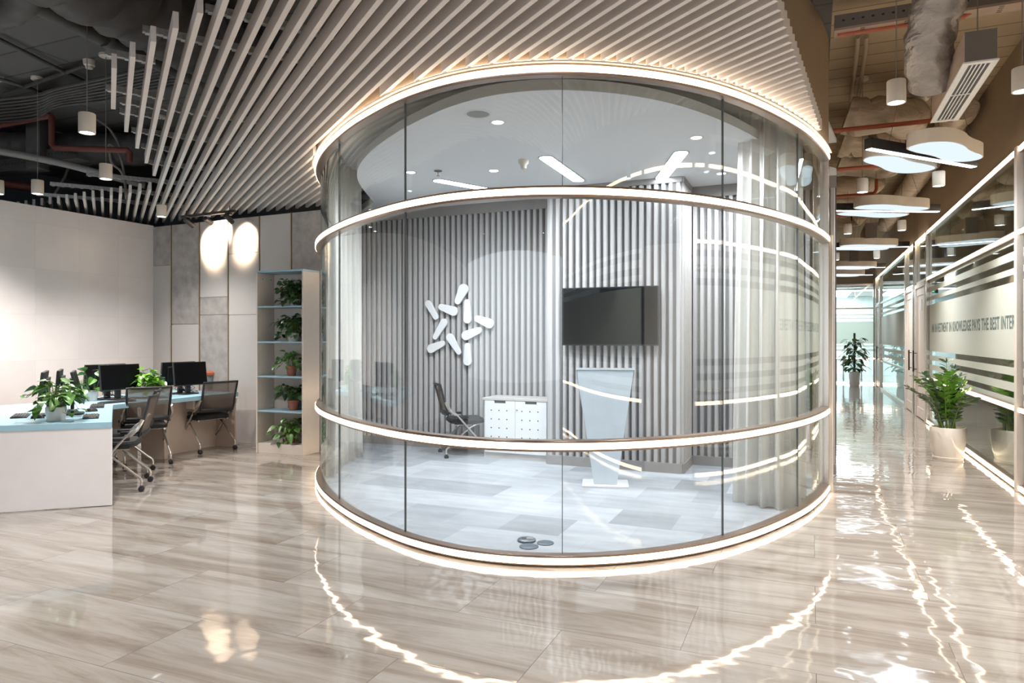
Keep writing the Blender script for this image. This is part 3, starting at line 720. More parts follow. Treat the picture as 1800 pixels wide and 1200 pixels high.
for i, (Y, lb) in enumerate(dt):
    base = loc2(E0+U*((Y-E0.y)/U.y))[1]
    wid = [.66,.42,.62,.5,.6,.45][i]
    duct(lb, [cor(sL+.18,base,3.98), cor(sL+.4,base+.02,3.93), cor(sL+wid*.8,base+.05,3.96), cor(sL+wid+.12,base+.35,4.0), cor(sL+wid+.2,base+.8,4.05)], .235, M['foil'], 11+i, amp=.12)
duct('large cream duct running along the middle of the corridor ceiling', [cor(sL+1.44,9.6,4.17), cor(sL+1.43,11,4.15), cor(sL+1.44,13,4.17), cor(sL+1.43,16,4.15), cor(sL+1.44,19,4.17)], .17, M['foil'], 31, amp=.12)
for i, (px, py, z) in enumerate(((1457,63,4.12),(1457,231,3.69),(1457,299,3.69),(1457,346,3.69),(1457,380,3.69))):
    p = W(px, py, z); s, t = loc2(p); mb = MB(); L = [1.0,1.15,.9,.7,.6][i]
    s0 = sL+.03
    pts = [cor(s0,t,z), cor(s0+L-.06,t,z), cor(s0+L-.02,t,z+.02), cor(s0+L,t,z+.07), cor(s0+L,t,4.385)]
    mb.tube(pts, .024, 12)
    mb.tube([cor(s0+L-.1,t,z), cor(s0+L-.06,t,z)], .032, 12)
    o = obj('sprinkler_pipe', mb, M['red_pipe']); tag(o, 'red sprinkler pipe across the corridor ceiling, %s from the camera' % ORD[i], 'pipe', 'red pipes across the corridor')
# perforated tray
p = loc2(W(1560,40,4.12)); t0 = p[1]
mb = MB().box((0,0,0),(1.62,.16,.02)).box((0,-.0,.02),(1.62,.01,.13)).box((0,.15,.02),(1.62,.16,.13))
tr = thing('cable_tray', 'perforated grey cable tray spanning the top of the corridor', 'cable tray', cor(sL,t0,4.12), RZ)
x = .06
while x < 1.58: mb.box((x,-.004,.07),(x+.02,-.0022,.085), 1); x += .075
for j in range(5):
    for k in range(4): mb.box((.2+.33*j,.02+.035*k,-.002),(.235+.33*j,.03+.035*k,-.0002), 1)
obj('tray_body', mb, [M['plywood'], M['black']], tr, smooth=False)
obj('tray_side', MB().box((0,-.0019,.02),(1.62,-.0017,.13)), M['grey_box'], tr, smooth=False)
# conduits and detector
def pipe(name, label, pts, r, m, cat='pipe', group=None, n=10):
    o = obj(name, MB().tube(catmull3(pts, 8) if len(pts) > 2 else pts, r, n), m); return tag(o, label, cat, group)
for i, (xa, xb, z) in enumerate(((1508,1495,4.3),(1523,1506,4.3))):
    a = W(xa,64,4.3); b = W(xb,185,4.3); c = W(xa-3,100,4.3)
    pipe('conduit', ['pale conduit on the corridor ceiling, nearer the brown fascia', 'pale conduit on the corridor ceiling, nearer the hanging lamp wire'][i], [a, c, b], .022, M['beige_wall'], 'conduit')
for i in range(4):
    a = W(1668-i*7,95,4.3); b = W(1650-i*6,130,4.3); c = W(1622-i*5,172,4.3); d = W(1616-i*5,215,4.3)
    pipe('conduit', 'bundled pale conduit on the corridor ceiling behind the air box, %s of four' % ORD[i], [a,b,c,d], .018, M['beige_wall'], 'conduit', 'conduits behind the air box')
p = W(1616,176,4.25); t = thing('smoke_detector', 'cream smoke detector on the corridor ceiling beside the air box', 'smoke detector', p)
obj('detector_body', MB().lathe([(.02,-.06),(.035,-.05),(.05,-.02),(.1,.0),(.1,.03),(.03,.15)], n=24), M['lamp_white'], t)

# ------------------------------------------------------------------ dark open ceiling on the hall side
def W2(px, py, z): p = W(px, py, z); return (p.x, p.y, z)
pipe('ceiling_pipe', 'long dark grey pipe running beside the big dark duct', [W2(20,-12,4.2), W2(120,36,4.2), W2(232,90,4.2), W2(420,172,4.2)], .075, M['grey_paint'])
pipe('pipe_clamp', 'dark pipe clamp ring on the long grey pipe', [W2(183,64,4.2), W2(190,67.5,4.2)], .09, M['grey_paint'], 'clamp')
a = W(160,-30,4.05); b = W(500,150,4.05)
duct('big dark grey air duct above the slats', [a-(b-a)*.6, a, a.lerp(b,.5), b.lerp(a,.1)], .33, M['grey_paint'], 5, 'air_duct', amp=.008, squash=.85)
duct('short dark flexible duct bending out of the top picture corner', [W2(-90,60,4.0), W2(-5,28,4.03), W2(35,8,4.05), W2(42,-30,4.08)], .12, M['grey_paint'], 6, amp=.02)
pipe('ceiling_conduit', 'curved dark conduit below the short flexible duct', [W2(-20,60,4.28), W2(20,45,4.28), W2(55,28,4.28), W2(80,14,4.28)], .03, M['grey_paint'], 'conduit')
pipe('ceiling_conduit', 'straight dark conduit crossing the grey slab panels', [W2(-40,50,4.34), W2(100,120,4.34), W2(200,168,4.34)], .022, M['grey_paint'], 'conduit')
pipe('ceiling_conduit', 'straight dark conduit ending near the small pendant canopy', [W2(-10,136,4.34), W2(50,155,4.34), W2(110,178,4.34)], .022, M['grey_paint'], 'conduit')
pipe('ceiling_conduit', 'straight dark conduit meeting the others by the smoke detector', [W2(10,165,4.34), W2(80,140,4.34), W2(150,115,4.34)], .022, M['grey_paint'], 'conduit')
for i in range(8):
    a = i*5.5
    pipe('ceiling_cable', 'dark cable in the loose bundle below the slab, %s from the front' % ORD[i], [W2(-30,178+a,4.2), W2(60,168+a,4.22), W2(100,156+a*.8,4.2), W2(180,138+a,4.2), W2(260,120+a,4.22), W2(330,108+a,4.22)], .018, M['grey_paint'], 'cable', 'cables bundled below the slab', 8)
pipe('sprinkler_pipe', 'dull red pipe stepping down behind the hanging lamps', [D(-10,222,8.95), D(60,208,8.9), D(88,203,8.9)], .04, M['red_dark'])
o = obj('sprinkler_pipe', MB().tube([D(88.5,203,8.9), D(91,206,8.9), D(91,254,8.9), D(96,260,8.9), D(225,264,8.9), D(228,268,8.9), D(228,285,8.9)], .037, 12), M['red_dark']); tag(o, 'dull red pipe with square bends above the white slats', 'pipe')
pipe('sprinkler_pipe', 'dull red pipe low behind the far pendant lamp', [D(-30,318,10.2), D(60,330,10.2)], .06, M['red_dark'])
o = obj('ceiling_strut', MB().box((-.09,-.09,3.7),(.09,.09,4.4)), M['grey_paint'], None); o.location = (*D(66,200,9.2).xy, 0); tag(o, 'upright dark steel strut hanging from the slab', 'strut')
pipe('ceiling_beam', 'long pale grey steel rail sloping across the dark ceiling', [D(-60,255,8.4), D(100,285,8.9), D(255,326,9.3)], .045, M['baffle'], 'beam')
bpy.data.objects['ceiling_beam'].data.materials[0] = mat('mid_grey_steel', (.22,.21,.205), .5)
pipe('ceiling_beam', 'thin diagonal steel brace from the strut', [D(70,212,9.8), D(142,258,10.2)], .03, M['cable'], 'beam')
pipe('hanging_cable', 'loose grey cable drooping in a long curve by the lamp wire', [D(168,208,9), D(190,224,9), D(205,246,9), D(212,262,9)], .014, M['cable'], 'cable')
pipe('hanging_cable', 'looped grey cable hanging above the short slats', [D(192,256,9), D(196,285,9), D(212,300,9), D(219,318,9), D(222,350,9)], .016, M['cable'], 'cable')
pipe('hanging_cable', 'grey cable in a hairpin beside the square red pipe', [D(190,262,9.1), D(194,254,9.1), D(208,268,9.1), D(216,292,9.1), D(221,330,9.1)], .016, M['cable'], 'cable')
pipe('hanging_cable', 'dark cable falling to the top of the plain white wall', [D(124,264,10), D(118,300,10), D(100,335,10), D(84,356,10)], .018, M['cable'], 'cable')
for k, (px, py, Y, w_, lb) in enumerate(((97,270,9.2,.4,'perforated grey tray piece hanging below the square red pipe'),(20,288,9.3,.45,'perforated grey tray piece near the picture edge'))):
    t = thing('cable_tray', lb, 'cable tray', D(px,py,Y), R(-20)); mb = MB().box((-w_,-.01,-.09),(w_,.01,.07)).box((-w_,.01,-.09),(w_,.2,-.08)); x = -w_+.05
    while x < w_-.05: mb.box((x,-.0125,-.01),(x+.015,-.0102,.008), 1); x += .06
    obj('tray_body', mb, [M['grey_paint'], M['black']], t, smooth=False)
duct('wide dark air duct lying across behind the pendant lamps', [D(-60,265,9.7), D(40,262,9.7), D(160,262,9.8), D(300,262,9.9)], .27, M['grey_paint'], 8, 'air_duct', amp=.04)
t = thing('smoke_detector', 'round white smoke detector on the dark slab beside a lamp wire', 'smoke detector', W(157,113,4.36))
obj('detector_body', MB().lathe([(.02,-.05),(.035,-.045),(.04,-.025),(.055,-.015),(.06,.04)], n=24), M['lamp_white'], t)

# ------------------------------------------------------------------ track with spotlights in front of the panelled wall
ta = W(319,383.5,3.2); tb_ = W(413,373,3.2); rz = math.atan2(tb_.y-ta.y, tb_.x-ta.x); Lt = (tb_-ta).length
t = thing('spotlight_track', 'black ceiling track holding three black spotlights by the panelled wall', 'light track', ta, rz)
obj('track_rail', MB().box((0,-.018,0),(Lt,.018,.035)), M['black'], t, smooth=False)
for x in (.1,Lt-.1): obj('track_hanger', MB().tube([(x,0,.03),(x,0,.1)], .006, 6), M['black'], t)
wn = Vector((-(cx1-cx0).y, (cx1-cx0).x, 0)).normalized()
def wallpt(px, py):
    s = wall_s(px); q = cx0+(cx1-cx0)/LW*s; return Vector((q.x,q.y,H-(py-HY)/F*q.y))
for i, (px, py, tx, ty, pw) in enumerate(((332,396,373,424,330),(366,393,391,408,330),(402,388,433,418,200))):
    f = (px-319)/(413-319); base = ta.lerp(tb_, f); base.z = 3.2
    hinge = base+Vector((0,0,-.07)); aim = (wallpt(tx,ty)-hinge).normalized()
    s_ = thing('track_spotlight', ['black track spotlight at the wall corner end of the track', 'black track spotlight in the middle of the track', 'black track spotlight at the shelf end of the track'][i], 'spotlight', hinge, 0, 'spotlights on the black track')
    Mx = aim.to_track_quat('Z','Y').to_matrix().to_4x4()
    obj('spot_head', MB().lathe([(0,-.07),(.03,-.07),(.034,-.065),(.034,.09),(.028,.09),(.028,.07),(0,.07)], n=24, M=Mx), M['black'], s_)
    obj('spot_stem', MB().tube([(0,0,.0),(0,0,.07)], .008, 8), M['black'], s_)
    obj('spot_adapter', MB().box((-.05,-.016,.045),(.05,.016,.0695), M=Matrix.Rotation(rz,4,'Z')), M['white'] if i == 1 else M['black'], s_, smooth=False)
    obj('spot_lens', MB().lathe([(0,.071),(.027,.071)], n=20, M=Mx, caps=False), M['led_cool'], s_)
    spot('spot_light', aim*.095, s_, pw, (1,.78,.55), 75, 1.0, .05, aim)

# ------------------------------------------------------------------ inside the glass room
def onplane(px, py, a, n):           # pixel ray meets the vertical plane through a with normal n
    d = Vector(((px-900)/F, 1, -(py-HY)/F)); c = Vector((0,0,H)); tt = (Vector((a.x,a.y,0))-Vector((0,0,0))).dot(n)/d.dot(n); return c+d*tt
st = thing('star_logo', 'white star emblem of ten rounded petals on the fluted wall', 'wall emblem', FB-U*.03, RZ)
caps = [((328,195),27,(301,253),18),((152,268),18,(190,335),14),((217,284),16,(279,305),24),((347,260),15,(349,345),22),((399,343),16,(459,367),24),
        ((341,427),24,(406,401),16),((348,479),15,(349,556),22),((261,437),21,(305,511),13),((230,362),20,(187,434),14),((166,493),23,(222,468),15)]
def sl(px, py): p = onplane(700+px/2.857, 440+py/2.857, FB-U*.045, U); q = p-(FB-U*.03); return (q.dot(V), q.z)
for (a, ra, b, rb_) in caps:
    A_ = Vector(sl(*a)); B_ = Vector(sl(*b)); k = 9.35/F/2.857; ra *= k; rb_ *= k; d = (B_-A_); an = math.atan2(d.y, d.x); be = math.acos(max(-1,min(1,(ra-rb_)/d.length)))
    P = [(A_.x+ra*math.cos(an+be+(2*math.pi-2*be)*i/14), A_.y+ra*math.sin(an+be+(2*math.pi-2*be)*i/14)) for i in range(15)]
    P += [(B_.x+rb_*math.cos(an-be+2*be*i/12), B_.y+rb_*math.sin(an-be+2*be*i/12)) for i in range(13)]
    Mx = Matrix(((1,0,0,0),(0,0,-1,0),(0,1,0,0),(0,0,0,1)))        # local xy -> xz
    obj('emblem_petal', MB().prism(P, .0, .03, M=Mx), M['white'], st, bevel=.003)
# television
a1 = onplane(989,509.7,PA-U*.1,U); a2 = onplane(1157,604,PA-U*.1,U)
tv = thing('television', 'large black flat television on the fluted projecting wall', 'television', Vector(((a1.x+a2.x)/2,(a1.y+a2.y)/2,(a1.z+a2.z)/2)), RZ)
wv = abs((a2-a1).dot(V)); hv = .66
obj('screen', MB().box((-wv/2+.012,-.0022,-hv/2+.014),(wv/2-.012,-.0004,hv/2-.012)), M['blackgloss'], tv, smooth=False)
obj('casing', MB().rbox(0,0,wv,hv,0,.035,.008,M=Matrix(((1,0,0,0),(0,0,1,0),(0,1,0,0),(0,0,0,1)))), M['black'], tv)
obj('wall_bracket', MB().box((-.2,.034,-.15),(.2,.08,.15)), M['black'], tv, smooth=False)
# lectern
lp = W(1064,856,0); lc = thing('lectern', 'pale grey tapering lectern on a flat white base in front of the television', 'lectern', (lp.x,lp.y,.012), R(-7))
XZ = Matrix(((1,0,0,0),(0,0,1,0),(0,1,0,0),(0,0,0,1)))
M['acrylic'] = mat('pale_grey_blue_acrylic', (.62,.68,.73), .2)
obj('front_panel', MB().prism([(-.115,.02),(.115,.02),(.28,1.16),(-.28,1.16)], -.02, .0, M=XZ), M['acrylic'], lc, bevel=.002)
for s_ in (-1,1): obj('side_panel', MB().add([(s_*.105,.0,.02),(s_*.105,.18,.02),(s_*.27,.36,1.0),(s_*.27,.0,1.15),(s_*.115,.0,.02),(s_*.115,.18,.02),(s_*.28,.36,1.0),(s_*.28,.0,1.15)],
      [(3,2,1,0),(4,5,6,7),(0,1,5,4),(1,2,6,5),(2,3,7,6),(3,0,4,7)]), M['acrylic'], lc, smooth=False)
obj('reading_top', MB().add([(-.29,-.03,1.165),(.29,-.03,1.165),(.29,.40,1.0),(-.29,.40,1.0),(-.29,-.03,1.185),(.29,-.03,1.185),(.29,.40,1.02),(-.29,.40,1.02)],
      [(3,2,1,0),(4,5,6,7),(0,1,5,4),(1,2,6,5),(2,3,7,6),(3,0,4,7)]), M['acrylic'], lc, smooth=False)
obj('base_plate', MB().rbox(0,.06,.46,.36,0,.02,.02), M['white'], lc)
# storage cabinet with punched doors
cb = thing('storage_cabinet', 'white two-door cabinet with rows of punched holes and a pale wood top', 'cabinet', PL-V*.885-U*.455+Vector((0,0,.012)), RZ)
Wc, Dc, Hc = .86, .42, .745
obj('body', MB().box((.0,.02,.0),(.02,Dc,Hc-.03)).box((Wc-.02,.02,0),(Wc,Dc,Hc-.03)).box((.02,Dc-.02,0),(Wc-.02,Dc,Hc-.03)).box((.02,.02,.0),(Wc-.02,Dc-.02,.08)), M['cabinet_top'], cb, smooth=False)
obj('cabinet_top', MB().box((-.01,-.005,Hc-.03),(Wc+.01,Dc,Hc)), M['cabinet_top'], cb, bevel=.003)
for k in (0,1):
    x0 = .022+k*(Wc-.044)/2; x1 = x0+(Wc-.044)/2-.004
    hm = (x0+x1)/2
    dr = obj('door', MB().box((x0,.0,.075),(hm-.075,.018,Hc-.033)).box((hm+.075,0,.075),(x1,.018,Hc-.033)).box((hm-.075,0,.075),(hm+.075,.018,Hc-.065)), M['white'], cb, smooth=False)
    obj('finger_notch', MB().box((hm-.075,.0165,Hc-.065),(hm+.075,.0185,Hc-.033)), M['black'], dr, smooth=False)
    mb = MB()
    for r_ in range(5):
        for c_ in range(3): mb.lathe([(0,0),(.0085,0)], (0,0,0), 12, M=Matrix.Translation((x0+.085+.105*c_,-.0006,.16+.108*r_)) @ Matrix.Rotation(R(90),4,'X'), caps=False)
    obj('punched_holes', mb, M['black'], dr, smooth=False)
    if k: obj('lock', MB().lathe([(.012,0),(.012,.006),(0,.006)], n=14, M=Matrix.Translation((x0+.02,0,Hc-.14)) @ Matrix.Rotation(R(90),4,'X')), M['chrome'], dr)
# ceiling fittings
for i, (px, py, pw, lb) in enumerate(((875,215,115,'round recessed downlight nearest the front glass, bluish white'),(722,303,115,'round recessed downlight by the curtain side of the meeting room'),(868,300,115,'round recessed downlight between two slot lights'),
        (1224,242,115,'round recessed downlight in front of the upright slot light'),(1162,318,200,'round recessed downlight washing the fluted wall above the television'),(1268,305,100,'round recessed downlight by the recessed fluted wall'))):
    p = W(px,py,3.26); t = thing('recessed_downlight', lb, 'downlight', p, 0, 'recessed downlights in the meeting room')
    obj('trim_ring', MB().lathe([(.045,-.001),(.065,-.006),(.072,-.0005)], n=28, caps=False), M['grille'], t)
    obj('downlight_lens', MB().lathe([(0,-.0015),(.047,-.0015)], n=24, caps=False), M['led_cool'], t)
    spot('downlight_beam', (0,0,-.03), t, pw, (.88,.94,1), 174, 1.0, .04)
for i, (p0, p1) in enumerate((((-.86,7.86),(-.30,8.36)),((.31,6.84),(.76,7.93)),((1.605,6.65),(1.65,7.81)))):
    a = Vector((*p0,3.26)); b = Vector((*p1,3.26)); L = (b-a).length; w_ = .13
    t = thing('slot_light', ['recessed pill-shaped slot light nearest the star emblem', 'recessed pill-shaped slot light in the middle of the meeting room ceiling', 'recessed pill-shaped slot light above the television end'][i], 'ceiling light', a, math.atan2((b-a).y,(b-a).x), 'slot lights in the meeting room ceiling')
    obj('slot_frame', MB().prism(rrect(L/2,0,L+.02,w_+.02,.06,6), -.006, -.001), M['seal'], t)
    obj('slot_diffuser', MB().prism(rrect(L/2,0,L,w_,.055,6), -.009, -.0065), M['slot_light'], t, smooth=False)
p = W(840,200,3.26); t = thing('ceiling_speaker', 'round flush grey ceiling speaker in the white ceiling', 'speaker', p)
obj('speaker_rim', MB().lathe([(.085,-.001),(.10,-.008),(.115,-.001)], n=36, caps=False), M['pod_ceiling'], t); obj('speaker_grille', MB().lathe([(0,-.006),(.088,-.004)], n=36, caps=False), mat('grey_perforated', (.30,.31,.31), .6), t)
p = W(920,281,3.26); t = thing('smoke_detector', 'small white smoke detector on the meeting room ceiling', 'smoke detector', p)
obj('detector_body', MB().lathe([(.01,-.10),(.03,-.085),(.035,-.05),(.05,-.035),(.055,0)], n=24), M['lamp_white'], t)
p = W(770,300,3.26); t = thing('fire_sprinkler', 'small sprinkler head hanging from the meeting room ceiling', 'sprinkler', p)
obj('sprinkler_plate', MB().lathe([(.04,-.008),(.045,0)], n=20), M['grey_box'], t); obj('sprinkler_stem', MB().lathe([(.018,-.055),(.018,-.05),(.006,-.048),(.006,-.008)], n=12), M['chrome'], t)
# floor sockets
for i, (px, py, lb) in enumerate(((925.7,950.5,'round dark floor socket with an open flap'),(929.8,960.8,'round dark floor socket lid nearest the front glass'),(958.6,954.6,'round dark floor socket lid beside the other two'))):
    p = W(px,py,.012); r_ = .068 if i < 2 else .062
    t = thing('floor_socket', lb, 'floor socket', (p.x,p.y,.0122), 0)
    obj('socket_lid', MB().lathe([(r_,0),(r_,.012 if i == 0 else .006),(r_-.008,.018 if i == 0 else .009),(0,.018 if i == 0 else .009)], n=36), mat('slate_metal', (.075,.10,.13), .35), t)
    if i == 0: obj('flap', MB().box((.0,-.02,.0182),(.05,.03,.021)), M['chrome'], t, smooth=False); obj('opening', MB().box((-.035,-.02,.0182),(-.002,.03,.0192)), M['black'], t, smooth=False)
# curtains
def curtain(pts, label, folds, amp=.045, ztop=3.55, flare=0.0):
    P = resample([Vector((*p,0)) for p in [(q.x,q.y) for q in catmull([tuple(p) for p in pts], 10)]], .012); Nn = normals(P); mb = MB(); cols_ = len(P); rows = 14
    for j in range(rows+1):
        z = .015+(ztop-.015)*j/rows; g = j/rows
        for i, (p, n) in enumerate(zip(P, Nn)):
            u = i/(cols_-1); a = amp*(1-.35*g)
            d = a*math.sin(2*math.pi*folds*u+.7*math.sin(2*g+5*u))+.4*a*math.sin(2*math.pi*folds*2.3*u+1.3+1.2*g)
            c = P[cols_//2]; q = p+n*d; q = q.lerp(Vector((c.x,c.y,0)), flare*g); mb.v.append(Vector((q.x,q.y,z)))
    for j in range(rows):
        for i in range(cols_-1): mb.f.append((j*cols_+i, j*cols_+i+1, (j+1)*cols_+i+1, (j+1)*cols_+i)); mb.m.append(0)
    o = obj('sheer_curtain', mb, M['curtain']); so = o.modifiers.new('thickness','SOLIDIFY'); so.thickness = .002
    return tag(o, label, 'curtain')
curtain([(-1.90,7.45),(-1.99,7.9),(-1.99,8.4),(-1.88,8.9)], 'white sheer curtain gathered inside the glass beside the tall shelf', 7, .05, flare=.12)
curtain([(2.02,6.42),(2.2,6.2),(2.38,6.14),(2.58,6.42),(2.76,6.75)], 'white sheer curtain gathered inside the glass by the end post', 9, .05, flare=.12)
tag(obj('curtain_rail', MB().sweep([(p,n) for p, n in PATH[10:-6]], [(-.20,3.56),(-.16,3.56),(-.16,3.6),(-.20,3.6)]), M['white']), 'white curtain rail following the curve above the inner ceiling', 'curtain rail')

# ------------------------------------------------------------------ plants
def leaf(mb, base, d, L, w, droop=.35, fold=.18, rows=((0,.04),(.1,.36),(.3,.5),(.55,.42),(.8,.22),(1,.0)), mi=0, roll=0.0):
    d = Vector(d).normalized(); up = Vector((0,0,1))
    if abs(d.z) > .93: up = Vector((1,0,0))
    s = d.cross(up).normalized(); n = s.cross(d).normalized()
    if roll: q = Matrix.Rotation(roll, 3, d); s = q @ s; n = q @ n
    vs = []; fs = []
    for t, h in rows:
        c = Vector(base) + d*L*t - Vector((0,0,1))*droop*L*t*t
        e = n*fold*h*w
        vs += [c - s*w*h + e, c, c + s*w*h + e]
    for i in range(len(rows)-1):
        a = i*3; fs += [(a,a+1,a+4,a+3),(a+1,a+2,a+5,a+4)]
    mb.add(vs, fs, mi)
def pothos(parent, z0, Rr, n, seed, leafs=.09, hang=.3, tall=.6, mats=('leaf','stem'), clip=None, bias=(0,0)):
    rn = random.Random(seed); lf = MB(); stm = MB()
    for i in range(n):
        az = rn.uniform(0, 2*math.pi); el = rn.betavariate(1.6,1.3); rr = Rr*rn.uniform(.35,1)*(.45+.55*el)
        top = Vector((math.cos(az)*rr+bias[0]*rr, math.sin(az)*rr+bias[1]*rr, z0 + tall*Rr*(1-el)*rn.uniform(.7,1.25) + (.1*Rr if el < .8 else -hang*Rr*rn.uniform(0,1.2))))
        if clip:
            top.x = max(clip[0], min(clip[1], top.x)); top.y = max(clip[2], min(clip[3], top.y))
            top.z = min(clip[4], top.z)
            if len(clip) > 5: top.z = max(clip[5], top.z)
        b0 = Vector((math.cos(az)*.25*min(Rr,.14), math.sin(az)*.25*min(Rr,.14), z0-.02)); mid = b0.lerp(top,.5)+Vector((0,0,.35*Rr))
        if clip: mid.z = min(mid.z, clip[4])
        stm.tube(catmull3([b0, mid, top], 4), .0022, 5)
        d = Vector((math.cos(az+rn.uniform(-.9,.9)), math.sin(az+rn.uniform(-.9,.9)), rn.uniform(-.7,.45)))
        L = leafs*rn.uniform(.7,1.35)
        leaf(lf, top, d, L, L*.85, rn.uniform(.1,.6), rn.uniform(.1,.5), roll=rn.uniform(-.6,.6))
        if rn.random() < .75:
            q = mid.lerp(top, rn.uniform(.2,.7)); leaf(lf, q, (d.y, -d.x, rn.uniform(-.3,.5)), L*.8, L*.68, .3, .3, roll=rn.uniform(-.6,.6))
    obj('foliage', lf, M[mats[0]], parent); obj('stems', stm, M[mats[1]], parent)
def potted(label, loc, pot, Rr, n, seed, **k):
    t = thing('potted_plant', label, 'potted plant', loc)
    kind, r, h = pot
    if kind == 'white': pr = [(r*.70,0),(r*.80,.004),(r*.98,h*.55),(r,h*.85),(r*.97,h),(r*.9,h),(r*.9,h-.02)]; m = M['white_pot']
    elif kind == 'clay': pr = [(r*.62,0),(r*.68,.004),(r*.9,h*.72),(r,h*.74),(r*1.02,h),(r*.92,h),(r*.9,h-.02)]; m = M['terracotta']
    else: pr = [(r*.75,0),(r*.97,h*.9),(r,h),(r*.93,h),(r*.9,h-.02)]; m = M['clear_plastic']
    obj('pot', MB().lathe(pr, n=36), m, t)
    if kind == 'white': obj('saucer', MB().lathe([(r*.6,0),(r*.85,.001),(r*.9,.012),(r*.84,.012),(r*.8,.004)], n=32), m, t)
    obj('soil', MB().lathe([(0,h-.018),(r*.9,h-.02)], n=24, caps=False), M['soil'], t)
    pothos(t, h, Rr, n, seed, **k); return t
def zz_plant(label, loc, scale=1.0):
    t = thing('potted_zz_plant', label, 'potted plant', loc)
    r, h = .185*scale, .37*scale
    obj('pot', MB().lathe([(r*.76,.03),(r*.80,.035),(r*.93,h*.35),(r*1.0,h*.7),(r*1.01,h*.985),(r*.99,h),(r*.92,h),(r*.9,h-.03)], n=56), M['ceramic'], t)
    obj('saucer', MB().lathe([(r*.70,0),(r*.82,.0),(r*.86,.03),(r*.82,.036),(r*.76,.03)], n=48), M['ceramic'], t)
    obj('soil', MB().lathe([(0,h-.03),(r*.91,h-.032)], n=32, caps=False), M['soil'], t)
    rn = random.Random(5); lf = MB(); sm = MB(); lf2 = MB()
    for i in range(22):
        az = i*2.399+rn.uniform(-.3,.3); out = rn.uniform(.16,.62)*scale if i > 3 else .1; hh = rn.uniform(.42,.70)*scale*(1.12-.55*out)
        b = Vector((math.cos(az)*.07*scale, math.sin(az)*.07*scale, h-.03)); e = Vector((math.cos(az)*out*.85, math.sin(az)*out*.85, h+hh)); ex_ = e.dot(V)-.17; e = e-V*max(0, ex_)
        m_ = b.lerp(e,.5)+Vector((-math.cos(az)*.05,-math.sin(az)*.05,.07))
        P = resample(catmull3([b,m_,e],10), .052*scale); n = len(P)
        sm.tube(P, .009, 7, rr=[.0095*(1-.75*j/(n-1))*scale for j in range(n)])
        tgt = lf2 if rn.random() < .4 else lf  # some fronds take the brighter green at random
        for j in range(max(2,n//5), n):
            tng = (P[min(j+1,n-1)]-P[j-1]).normalized(); s_ = tng.cross(Vector((0,0,1))).normalized(); u = j/n
            Ls = .096*scale*rn.uniform(.85,1.15)*(1.15-.5*abs(u-.6))
            for sg in (-1,1): leaf(tgt, P[j], s_*sg*1.0+tng*rn.uniform(.35,.8)+Vector((0,0,rn.uniform(-.1,.4))), Ls, Ls*.27, .12, .25, ((0,.1),(.2,.75),(.5,1),(.8,.6),(1,0)), roll=sg*.5+rn.uniform(-.5,.5))
        leaf(tgt, P[-1], P[-1]-P[-2], (.07*scale), .016*scale, .1, .2, ((0,.1),(.2,.75),(.5,1),(.8,.6),(1,0)))
    obj('foliage', lf, M['leaf_dark'], t); f2 = obj('bright_foliage', lf2, M['leaf_lit'], t); obj('stems', sm, M['stem'], t)
    return t
p = W(1666,806); zz_plant('glossy green plant with feathered fronds in a cream ceramic pot beside the corridor glass', p, 1.07)
# tall plant at the far end
p = W(1502,678); t = thing('tall_potted_plant', 'tall bushy plant on a dark pole in a cream pot at the corridor end', 'potted plant', p)
obj('pot', MB().lathe([(.13,0),(.15,.06),(.155,.3),(.15,.44),(.14,.44),(.135,.41)], n=32), M['ceramic'], t)
obj('moss_pole', MB().lathe([(.03,.4),(.032,1.62),(.02,1.64)], n=12), M['black'], t)
rn = random.Random(3); lf = MB(); sm = MB()
for i in range(120):
    az = rn.uniform(0,6.28); z = rn.uniform(.5,1.5); rr = (.42-.24*abs(z-.9)**1.0)*rn.uniform(.35,1); q = Vector((math.cos(az)*rr, math.sin(az)*rr, z))
    sm.tube([(0,0,max(.42,z-.2)), q], .004, 5); leaf(lf, q, (math.cos(az),math.sin(az),rn.uniform(-.7,.1)), .17, .13, .35, .2)
obj('foliage', lf, M['leaf_dark'], t); obj('stems', sm, M['stem'], t)

# ------------------------------------------------------------------ desks
DZ = .75
fr = W(196.7,741,DZ)
dk = thing('front_desk', 'nearest white panelled desk with a pale blue worktop and curved end', 'desk', (0,0,0))
A_ = Vector((fr.x,fr.y,0)); B_ = W(0,747.6,DZ); B_.z = 0; dd = (B_-A_).normalized(); Bx = A_+dd*2.3
K_ = W(198.5,711,DZ); K_.z = 0
poly = [(A_.x,A_.y),(Bx.x,Bx.y)] + [(-6.2,6.1),(-6.12,6.8),(-5.9,7.4),(-5.62,7.85),(-5.35,8.25)] + [(K_.x,K_.y)]
def ptop(poly, z0, z1): return MB().prism(poly, z0, z1)
obj('worktop', ptop(poly, DZ-.055, DZ), M['desk_blue'], dk, bevel=.003)
def panel(name, a, b, z0, z1, th, m, parent, side=1):
    d = (b-a).normalized(); n = Vector((-d.y,d.x,0))*side; q = [a, b, b+n*th, a+n*th]
    return obj(name, MB().prism([(x.x,x.y) for x in q], z0, z1), m, parent, bevel=.002)
nrm = Vector((-dd.y, dd.x, 0)); nrm = nrm if nrm.y > 0 else -nrm
sd = 1 if Vector((-dd.y,dd.x,0)).dot(Vector((0,1,0))) > 0 else -1
panel('front_panel', A_+dd*.003+nrm*.006, Bx+nrm*.006, 0.006, DZ-.055, .03, M['desk_white'], dk, sd)
kd = (K_-A_).normalized(); inn = Vector((-kd.y,kd.x,0)); inn = inn if inn.x < 0 else -inn
panel('modesty_panel', A_+kd*.25+inn*.5, K_+inn*.5, 0.0, DZ-.055, .02, M['modesty'], dk, 1)
